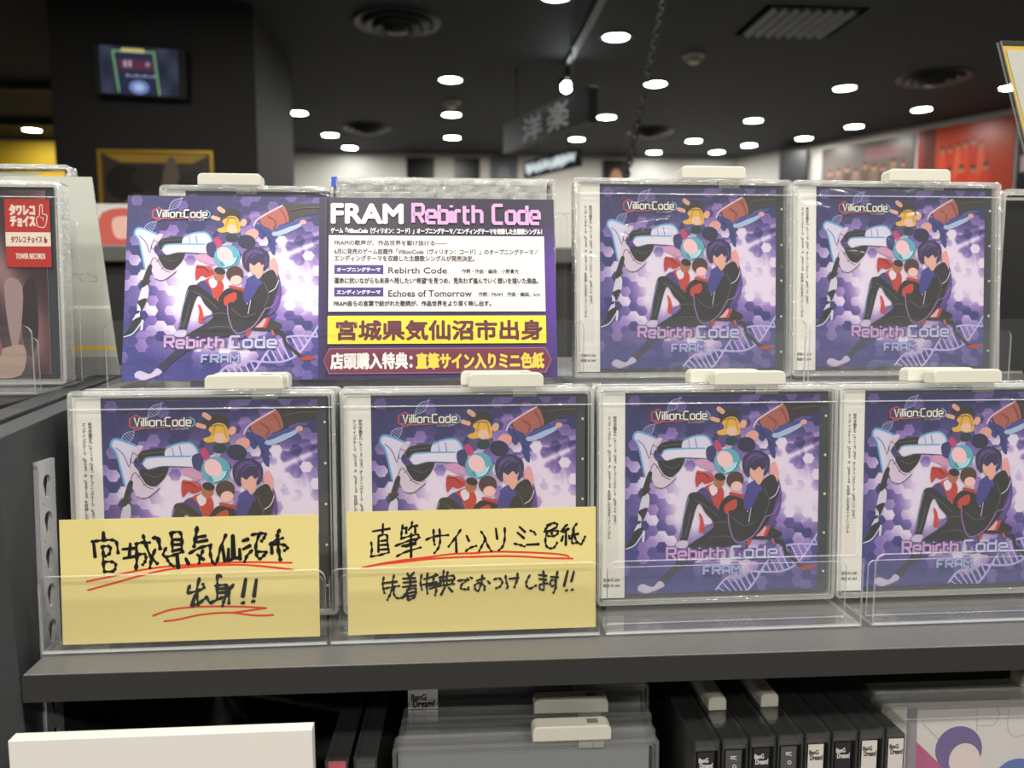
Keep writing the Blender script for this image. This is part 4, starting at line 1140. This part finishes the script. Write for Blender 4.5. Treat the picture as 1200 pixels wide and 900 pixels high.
spine_cd(-0.0452, -0.0480, LZ0, 0.0125, 'spine-out CD with a black spine next to the pink one', spine_mesh((30, 30, 32), '', (200, 200, 200)), False, M['black'], SG, -0.03)
o = MB().prism([(0, -0.10), (0.0, -0.002), (0.006, 0.004), (0.006, -0.10)], 0, 0.0012).build('paper_slip', M['paper'], loc=(-0.0405, -0.0530, LZ0 + 0.13), rot=(0, 0, 0))
o.location.z = LZ0 + 0.1
tag(o, 'white paper slip edge beside the front-facing clear cases', 'paper')

MG = 'front-facing clear cases on the lower shelf'
mids = [('frontmost clear case of the lower middle row, white tag on its rim', 0.0, -0.045, 0.0, True, 0.031, 0.0),
        ('second clear case of the lower middle row', 0.002, -0.0305, -0.0015, False, 0, 0.012),
        ('third clear case of the lower middle row, white tag on its rim', 0.003, -0.0160, 0.0005, True, 0.032, -0.015),
        ('rearmost clear case of the lower middle row, tag in the dark under the shelf', 0.009, 0.0130, 0.003, True, 0.028, -0.01)]
for lab, dx, y, dz, tg, tx, yw in mids:
    r = empty('cd_case', (0.0425 + dx, y, LZ0), (-0.03, 0, yw - 0.02))
    tag(r, lab, 'CD', MG)
    hw = KW / 2
    k = MB().ring(rrect(-hw, 0, hw, KH + dz, 0.003), rrect(-hw + 0.0022, 0.0022, hw - 0.0022, KH - 0.0026 + dz, 0.0018), 0.0, 0.0125)
    k.ring(rrect(-hw + 0.003, 0.0025, hw - 0.003, KH - 0.003 + dz, 0.0018), rrect(-hw + 0.0038, 0.0033, hw - 0.0038, KH - 0.0042 + dz, 0.0012), 0.0, 0.0125)
    k.build('keeper_rim', M['keeper_mid'], r, bevel=0.0004)
    MB().box((-0.0712, 0.0028, 0.0036), (0.0690, 0.0116, KH - 0.006)).build('jewel_case', M['greycase'], r, bevel=0.0006)
    if tg:
        tag_parts(r, tx - 0.028, KH + dz)
P = Print()
P.rect(0, 0, 18, 26, (224, 222, 216))
P.rect(0, 12.2, 18, 13, (60, 60, 60))
P.text('BanG', 2, 11, 3.0, 6.6, (24, 22, 24), 0.22)
P.text('Dream!', 3, 16, 6.8, 11.2, (24, 22, 24), 0.22)
r = empty('index_card', (-0.0095, 0.0040, LZ0), (-0.03, 0, -0.02))
tag(r, 'clear index divider with a small white logo label behind the lower clear cases', 'divider')
MB().box((-0.016, 0.0, 0), (0.13, 0.0012, 0.146)).build('index_sheet', M['keeper'], r)
link('logo_label', P.mesh('logo_label', M['ink'], 18, 26, 0.2), r, loc=(-0.0155, -0.0005, 0.1145))

# front-facing CD at the bottom right: plain stand-in artwork
def draw_white_cover():
    P = Print()
    P.rect(0, 0, 120, 120, (214, 208, 206))
    P.poly([(0, 20), (33, 52), (33, 120), (0, 120)], (186, 92, 134))
    P.stroke([(16, 58), (27, 66)], 1.6, (40, 30, 40), smooth=False, cap=False)
    P.stroke([(3, 8), (33, 38)], 1.2, (190, 186, 180), smooth=False, cap=False)
    P.ellipse((27, 26), 15, 15, (112, 98, 146))
    P.ellipse((31, 33), 10, 11, (224, 208, 204))
    P.ellipse((66, 50), 17, 17, (92, 116, 172))
    P.ellipse((69, 60), 13, 13, (228, 212, 206))
    P.ellipse((46, 70), 11, 12, (128, 92, 106))
    g = (176, 170, 172)
    P.stroke([(38, 0), (38, 14)], .6, g); P.stroke([(38, 11), (48, 11), (52, 5), (50, 0)], .6, g)
    P.stroke([(58, 0), (58, 14), (64, 19), (72, 14), (72, 0)], .6, g)
    P.stroke([(80, 0), (80, 18)], .6, g); P.stroke([(92, 0), (92, 18)], .6, g)
    return P.mesh('cover_print', M['ink'], 120, 120)
r = empty('cd_case', (0.3345, -0.0215, LZ0), (-0.03, 0, -0.02))
tag(r, 'white and pink covered CD at the bottom right corner', 'CD')
keeper(r)
MB().box((-0.0712, 0.0028, 0.0036), (0.0690, 0.0116, 0.1284)).build('jewel_case', M['greycard'], r, bevel=0.0006)
link('cover_print', draw_white_cover(), r, loc=(-0.0500, 0.0020, 0.0062))
P = Print()
P.rect(0, 0, 15.5, 124, (216, 212, 204))
P.rect(15.5, 0, 22, 124, (150, 142, 152))
link('obi_strip', P.mesh('obi_strip', M['ink'], 22, 124), r, loc=(-0.0722, 0.0020, 0.0042))
r2 = copy_tree(r)
r2.location = (0.3375, -0.0070, LZ0)
tag(r2, 'CD case standing right behind the white and pink covered CD', 'CD')
tag_parts(r2, 0.022, KH)

# ------------------------------------------------------------------ the shop behind
# counter with a picture stand, mostly hidden by the CDs
r = empty('rear_counter', (0.1, 1.1, -1.2))
tag(r, 'dark display counter beyond the CD shelf', 'counter')
MB().box((-1.6, -0.3, 0), (1.8, 0.4, 1.437)).build('counter_body', M['dark'], r, bevel=0.005)
MB().box((-1.62, -0.32, 1.437), (1.82, 0.42, 1.462)).build('counter_top', M['shelf'], r, bevel=0.003)
P = Print()
P.rect(0, 0, 90, 72, (206, 202, 198))
n = 10
P.poly([(14, 14), (76, 12), (78, 66), (12, 68)], (196, 92, 80), True)
P.poly([(30, 24), (60, 22), (62, 50), (34, 54)], (226, 180, 168), True)
o = link('picture_stand', P.mesh('picture_stand', M['ink'], 90, 72, 4), loc=(-0.563, 0.9, 0.2625))
tag(o, 'small white framed picture with a red print, left of the promotional card', 'picture')

# television on the pillar
r = empty('television', (-1.34, 3.33, 1.18), (0.10, 0.03, 0.035))
r.scale = (0.92, 1, 0.88)
tag(r, 'small wall television glowing on the dark pillar', 'television')
MB().box((-0.215, 0, -0.125), (0.215, 0.035, 0.125)).build('screen_housing', M['black'], r, bevel=0.006)
MB().box((-0.05, 0.03, -0.05), (0.05, 0.075, 0.05)).build('wall_bracket', M['black'], r)
P = Print(0.05)
N = 30
pts = [(360 * i / N, 225 * j / N) for j in range(N + 1) for i in range(N + 1)]
P.tris(pts, [(j * (N + 1) + i, (j + 1) * (N + 1) + i, (j + 1) * (N + 1) + i + 1, j * (N + 1) + i + 1) for j in range(N) for i in range(N)],
       [lerp((40, 44, 56), (62, 66, 86), .5 + .5 * math.sin(p[0] * .05) * math.cos(p[1] * .03)) for p in pts])
P.poly([(60, 20), (250, 20), (266, 225), (84, 225)], (46, 48, 72))
P.poly([(84, 60), (240, 58), (246, 105), (92, 108)], (92, 52, 68))
P.rect(110, 66, 122, 96, (178, 170, 190)); P.rect(132, 64, 144, 94, (178, 170, 190)); P.rect(210, 70, 228, 88, (150, 140, 160))
P.ellipse((175, 190), 46, 34, (112, 132, 190))
P.ellipse((175, 190), 24, 18, (170, 190, 226))
P.stroke([(82, 215), (62, 22), (250, 20), (268, 222)], 8, (120, 170, 112), smooth=False)
P.rect(100, 8, 206, 26, (200, 190, 120))
for i in range(7):
    P.rect(118 + i * 20, 130 + (i % 2) * 4, 132 + i * 20, 140, (160, 160, 190))
link('screen', P.mesh('screen', M['screen'], 360, 225, 0.5, (10, 10, 12)), r, loc=(-0.18, -0.002, -0.112))

# framed picture below it
r = empty('framed_poster', (-1.305, 3.375, 0.60))
tag(r, 'gold-framed poster hanging on the dark pillar below the television', 'picture')
MB().ring(rrect(-0.254, -0.234, 0.254, 0.250, 0.004), rrect(-0.240, -0.22, 0.240, 0.236, 0.002), 0, 0.024).build('frame', M['gold'], r)
P = Print(0.03)
P.rect(0, 0, 480, 456, (70, 58, 48))
P.poly([(0, 0), (480, 0), (400, 42), (80, 40)], (188, 150, 48))
P.ellipse((100, 130), 90, 80, (34, 30, 30)); P.ellipse((230, 110), 100, 60, (50, 44, 40))
P.poly([(280, 40), (330, 40), (340, 260), (250, 260)], (120, 100, 90), True)
P.ellipse((390, 140), 60, 70, (56, 48, 46)); P.ellipse((150, 300), 80, 120, (130, 108, 96))
link('print', P.mesh('print', M['ink'], 480, 456, 4), r, loc=(-0.24, 0.012, -0.22))

# hanging genre signs
def hang_sign(name, a, b, z0a, z1a, label, draw, mat, rods):
    """a slab hung from the ceiling between two ends a (left, far) and b (right, near)"""
    A, B = Vector(a), Vector(b)
    L = (B - A).length
    ang = math.atan2(B.y - A.y, B.x - A.x)
    r_ = empty(name, (A.x, A.y, z0a), (0, 0, ang))
    tag(r_, label, 'sign')
    h = z1a - z0a
    MB().box((0, 0, 0), (L, 0.05, h)).build('sign_box', M['black'], r_, bevel=0.004)
    link('lettering', draw(L * 1000, h * 1000), r_, loc=(0, -0.004, 0))
    for t in rods:
        MB().tube([(L * t, 0.025, h), (L * t, 0.025, CEIL - z0a)], 0.005, 8).build('hanging_rod', M['black'], r_)
    return r_
def d1(W, H):
    P = Print(0.03)
    P.rect(0, 0, W, H, (16, 16, 18))
    P.text('洋', W * .27, W * .50, H * .14, H * .9, (215, 217, 220), 4)
    P.text('楽', W * .57, W * .80, H * .10, H * .88, (215, 217, 220), 4)
    return P.mesh('lettering', M['ink'], W, H, 3, (20, 20, 22))
hang_sign('hanging_sign', (0.352, 4.4), (0.699, 3.5), 1.035, 1.205, 'dark hanging sign with two grey characters, between the ceiling lights', d1, M['ink'], (0.12, 0.78))
def d2(W, H):
    P = Print(0.03)
    P.rect(0, 0, W, H, (30, 36, 40))
    rg = random.Random(4)
    x = W * .05
    while x < W * .93:
        w = rg.uniform(.03, .06) * W
        P.stroke([(x, H * rg.uniform(.2, .35)), (x + w * .5, H * rg.uniform(.6, .85)), (x + w, H * rg.uniform(.2, .5))], H * .16, (214, 226, 228))
        x += w * 1.15
    return P.mesh('lettering', M['signlit'], W, H, 3, (20, 22, 24))
hang_sign('lit_sign', (0.590, 5.6), (0.882, 5.0), 1.07, 1.185, 'small lit sign with white lettering hanging below the dark sign', d2, M['signlit'], (0.2, 0.8))

# chain
pts = []
ch = MB()
A, B = Vector((0.4154, 2.0, -0.1)), Vector((0.747, 2.0, CEIL))
nl = 84
for i in range(nl):
    c0 = A.lerp(B, (i + .5) / nl)
    d = (B - A).normalized()
    s = Vector((0, 1, 0)) if i % 2 else d.cross(Vector((0, 1, 0)))
    hl, hw2 = (B - A).length / nl * 0.66, 0.0095
    ch.tube([tuple(c0 + d * (hl * math.cos(2 * math.pi * k / 12)) + s * (hw2 * math.sin(2 * math.pi * k / 12))) for k in range(12)], 0.0042, 6, closed=True)
o = ch.build('black_chain', M['black'], smooth=True)
tag(o, 'black chain slanting down from the ceiling behind the back row', 'chain')

# track light
r = empty('track_light', (0.69, 3.2, CEIL))
tag(r, 'ceiling track with one bright spotlight above the dark sign', 'lamp')
MB().box((-0.018, -1.6, -0.03), (0.018, 0.98, 0)).build('track_rail', M['vent'], r, bevel=0.003)
MB().tube([(0, 0.95, -0.03), (0, 0.95, -0.09)], 0.012, 10).build('stem', M['black'], r)
hd = MB().lathe([(0.0, 0.12), (0.032, 0.12), (0.036, 0.1), (0.036, 0.0), (0.032, 0.0), (0.030, 0.01)], 20)
hd.build('lamp_head', M['black'], r, smooth=True, loc=(0, 0.98, -0.13), rot=(-1.15, 0, 0))
MB().lathe([(0.0, 0.0), (0.031, 0.0)], 20).build('lamp_lens', M['spot'], r, loc=(0, 0.9825, -0.132), rot=(-1.15, 0, 0))

# recessed ceiling downlights
def make_downlight():
    r_ = empty('ceiling_downlight')
    MB().lathe([(0.064, -0.001), (0.066, -0.006), (0.082, -0.005), (0.085, 0.0)], 28).build('trim_ring', M['vent'], r_, smooth=True)
    MB().lathe([(0.0, -0.003), (0.064, -0.003)], 28).build('lens', M['lamp'], r_)
    return r_
LIGHTS = [(0.871, 3.704, 'largest ceiling downlight, near the top centre of the photo'), (0.040, 4.571, 'nearest downlight of the column left of the hanging sign'),
          (0.052, 5.501, 'second downlight of the column left of the hanging sign'), (0.064, 6.335, 'third downlight of the column left of the hanging sign'),
          (-0.830, 6.86, 'downlight close to the far wall between pillar and posters'), (-1.042, 5.537, 'downlight just right of the dark pillar'),
          (-0.923, 6.312, 'downlight right of the pillar, behind the nearest one there'), (1.301, 4.565, 'downlight beside the slanting black chain'),
          (1.183, 5.490, 'downlight right of the dark hanging sign'), (1.099, 6.321, 'downlight just below the right end of the dark hanging sign'),
          (1.895, 6.86, 'downlight near the far wall right of the chain'), (2.516, 4.566, 'brightest downlight above the right wall posters, left of the round vent'),
          (3.336, 5.073, 'downlight below the round vent at the right'), (2.295, 5.512, 'downlight in the middle of the right half of the ceiling'),
          (3.148, 5.651, 'downlight above the brown mural on the right'), (2.967, 6.132, 'downlight above the black wall speaker'),
          (2.092, 6.313, 'downlight left of the speaker, second from the far wall'), (2.628, 6.458, 'downlight just left of the speaker top'),
          (2.460, 6.80, 'downlight closest to the far right corner'), (3.546, 4.461, 'downlight beside the slanted sign holder at the right edge'),
          (-3.233, 6.302, 'downlight in front of the yellow wall at far left'), (0.493, 3.18, 'downlight cut by the top edge of the photo')]
for i, (x, y, lab) in enumerate(LIGHTS):
    o = make_downlight() if i == 0 else copy_tree(dl0)
    if i == 0:
        dl0 = o
    o.location = (x, y, CEIL)
    tag(o, lab, 'ceiling light', 'recessed ceiling downlights')

# vents and detectors
def round_vent(x, y, rad, label):
    r_ = empty('round_vent', (x, y, CEIL))
    tag(r_, label, 'ceiling vent', 'round ceiling vents')
    for k, (a, b, z) in enumerate(((1.0, .80, -0.012), (.76, .56, -0.03), (.52, .32, -0.045))):
        MB().lathe([(rad * a, 0 if k == 0 else z * .4), (rad * a * .98, z), (rad * b, z * .55), (rad * b, z * .3)], 32).build('vent_ring', M['vent'], r_, smooth=True)
    MB().lathe([(0, -0.055), (rad * .26, -0.05), (rad * .28, -0.01)], 24).build('vent_cone', M['vent'], r_, smooth=True)
    return r_
round_vent(-0.222, 3.567, 0.21, 'large round ceiling vent left of the top centre')
round_vent(2.925, 4.277, 0.21, 'round ceiling vent at upper right above the orange poster')
round_vent(-0.598, 5.99, 0.19, 'small distant round ceiling vent right of the pillar')
round_vent(1.62, 5.95, 0.19, 'distant round ceiling vent right of the hanging sign')
r = empty('slot_vent', (1.70, 3.42, CEIL))
tag(r, 'rectangular slatted ceiling vent at upper right', 'ceiling vent')
MB().ring(rrect(-0.245, -0.215, 0.245, 0.215, 0.005), rrect(-0.215, -0.185, 0.215, 0.185, 0.003), 0, 0.012).build('vent_frame', M['ventlight'], r, rot=(math.pi / 2, 0, 0), loc=(0, 0, 0))
for i in range(8):
    MB().box((-0.014, -0.185, -0.012), (0.014, 0.185, -0.009)).build('slat', M['ventlight'], r, loc=(-0.185 + i * 0.053, 0, -0.004), rot=(0, 0.7, 0))
for x, y, s, lab in ((1.36, 3.98, 0.06, 'cream smoke detector below the slatted vent'), (0.049, 5.12, 0.062, 'cream smoke detector between two downlights left of the hanging sign')):
    r = empty('smoke_detector', (x, y, CEIL))
    tag(r, lab, 'smoke detector', 'smoke detectors')
    MB().lathe([(s, 0), (s, -0.012), (s * .8, -0.024)], 24).build('detector_base', M['cream'], r, smooth=True)
    MB().lathe([(s * .55, -0.024), (s * .5, -0.04), (0, -0.042)], 24).build('detector_dome', M['cream'], r, smooth=True)

# posters on the far wall
def poster(x, z0, w, h, cols, label):
    P = Print(0.05)
    W, H = w * 1000, h * 1000
    P.rect(0, 0, W, H, cols[0])
    P.ellipse((W * .5, H * .42), W * .24, H * .26, cols[1])
    P.poly([(W * .2, H), (W * .32, H * .66), (W * .68, H * .64), (W * .82, H)], cols[2], True)
    o_ = link('wall_poster', P.mesh('wall_poster', M['ink'], W, H, 12, cols[0]), loc=(x, 7.082, z0))
    tag(o_, label, 'poster', 'posters on the far wall')
poster(-0.345, 1.0, 0.25, 0.46, ((14, 14, 15), (30, 28, 28), (22, 22, 24)), 'dark poster on the far wall, leftmost of the row')
poster(0.09, 1.0, 0.23, 0.46, ((14, 14, 16), (36, 34, 36), (20, 20, 22)), 'dark poster on the far wall, second in the row')
poster(0.42, 1.0, 0.25, 0.48, ((120, 124, 128), (150, 152, 154), (84, 88, 94)), 'grey poster on the far wall left of the lit sign')
poster(1.47, 1.0, 0.25, 0.46, ((52, 40, 34), (196, 150, 116), (70, 46, 38)), 'portrait poster on the far wall beside the chain')

# speaker
r = empty('wall_speaker', (3.02, 6.42, 1.05), (0, 0, -0.5))
tag(r, 'black loudspeaker mounted high at the far right corner', 'speaker')
MB().box((-0.115, -0.09, 0), (0.115, 0.09, 0.40)).build('cabinet', M['black'], r, bevel=0.012)
MB().box((-0.10, -0.096, 0.02), (0.10, -0.09, 0.38)).build('grille', M['vent'], r)
MB().box((-0.03, 0.08, 0.15), (0.03, 0.2, 0.22)).build('bracket', M['black'], r)

# pictures along the right-hand wall
WD = Vector((4.9 - 2.75, 3.39 - 7.1, 0)).normalized()
WN = Vector((WD.y, -WD.x, 0))
def mural(t0, t1, z0, z1, label, draw):
    A = Vector((2.75, 7.1, 0)) + WD * t0
    ang = math.atan2(WD.y, WD.x)
    W, H = (t1 - t0) * 1000, (z1 - z0) * 1000
    P = Print(0.05)
    draw(P, W, H)
    o_ = link('wall_mural', P.mesh('wall_mural', M['ink'], W, H, 8, (60, 50, 46)), loc=(A.x + WN.x * .012, A.y + WN.y * .012, z0), rot=(0, 0, ang))
    tag(o_, label, 'poster', 'pictures on the right wall')
def people(P, W, H, cols, x0, x1, n, base):
    rg = random.Random(n)
    for i in range(n):
        x = x0 + (x1 - x0) * (i + .5) / n
        top = base + rg.uniform(-.03, .05)
        w = (x1 - x0) / n
        P.poly([(W * (x - w * .5), H), (W * (x - w * .4), H * (top + .16)), (W * x, H * (top + .11)), (W * (x + w * .4), H * (top + .16)), (W * (x + w * .5), H)], cols[i % len(cols)], True)
        P.ellipse((W * x, H * (top + .06)), W * w * .25, H * .055, (176, 124, 96))
        P.ellipse((W * x, H * (top + .028)), W * w * .23, H * .028, (84, 50, 40))
def m1(P, W, H):
    P.rect(0, 0, W, H, (104, 92, 86))
    people(P, W, H, ((96, 72, 56), (120, 96, 76), (70, 56, 50), (136, 110, 92)), .05, .95, 9, .32)
    P.rect(W * .5, H * .1, W * .9, H * .28, (132, 96, 98))
def m2(P, W, H):
    P.rect(0, 0, W, H, (184, 66, 34))
    P.rect(0, 0, W * .07, H, (150, 30, 30)); P.rect(W * .07, 0, W * .2, H, (100, 40, 26))
    people(P, W, H, ((214, 74, 44), (196, 60, 40), (222, 96, 60)), .24, .72, 6, .22)
    people(P, W, H, ((222, 70, 44), (204, 66, 44)), .3, .8, 4, .55)
def m3(P, W, H):
    P.rect(0, 0, W, H, (20, 19, 20))
    P.stroke([(W * .2, H * .1), (W * .3, H * .2)], W * .05, (190, 70, 40))
    for i in range(6):
        P.stroke([(W * (.06 + .15 * i), H * .44), (W * (.1 + .15 * i), H * .34), (W * (.15 + .15 * i), H * .45)], W * .03, (150, 52, 36), smooth=False)
    P.rect(W * .04, H * .52, W * .98, H * .72, (206, 170, 170))
    P.rect(W * .12, H * .57, W * .8, H * .67, (200, 84, 60))
mural(0.93, 1.73, 0.9, 1.44, 'brown and grey group mural on the right wall', m1)
mural(1.76, 2.45, 0.9, 1.455, 'orange mural of a group of people in red on the right wall', m2)
mural(2.47, 3.1, 0.9, 1.46, 'black poster with red lettering at the right edge of the wall', m3)
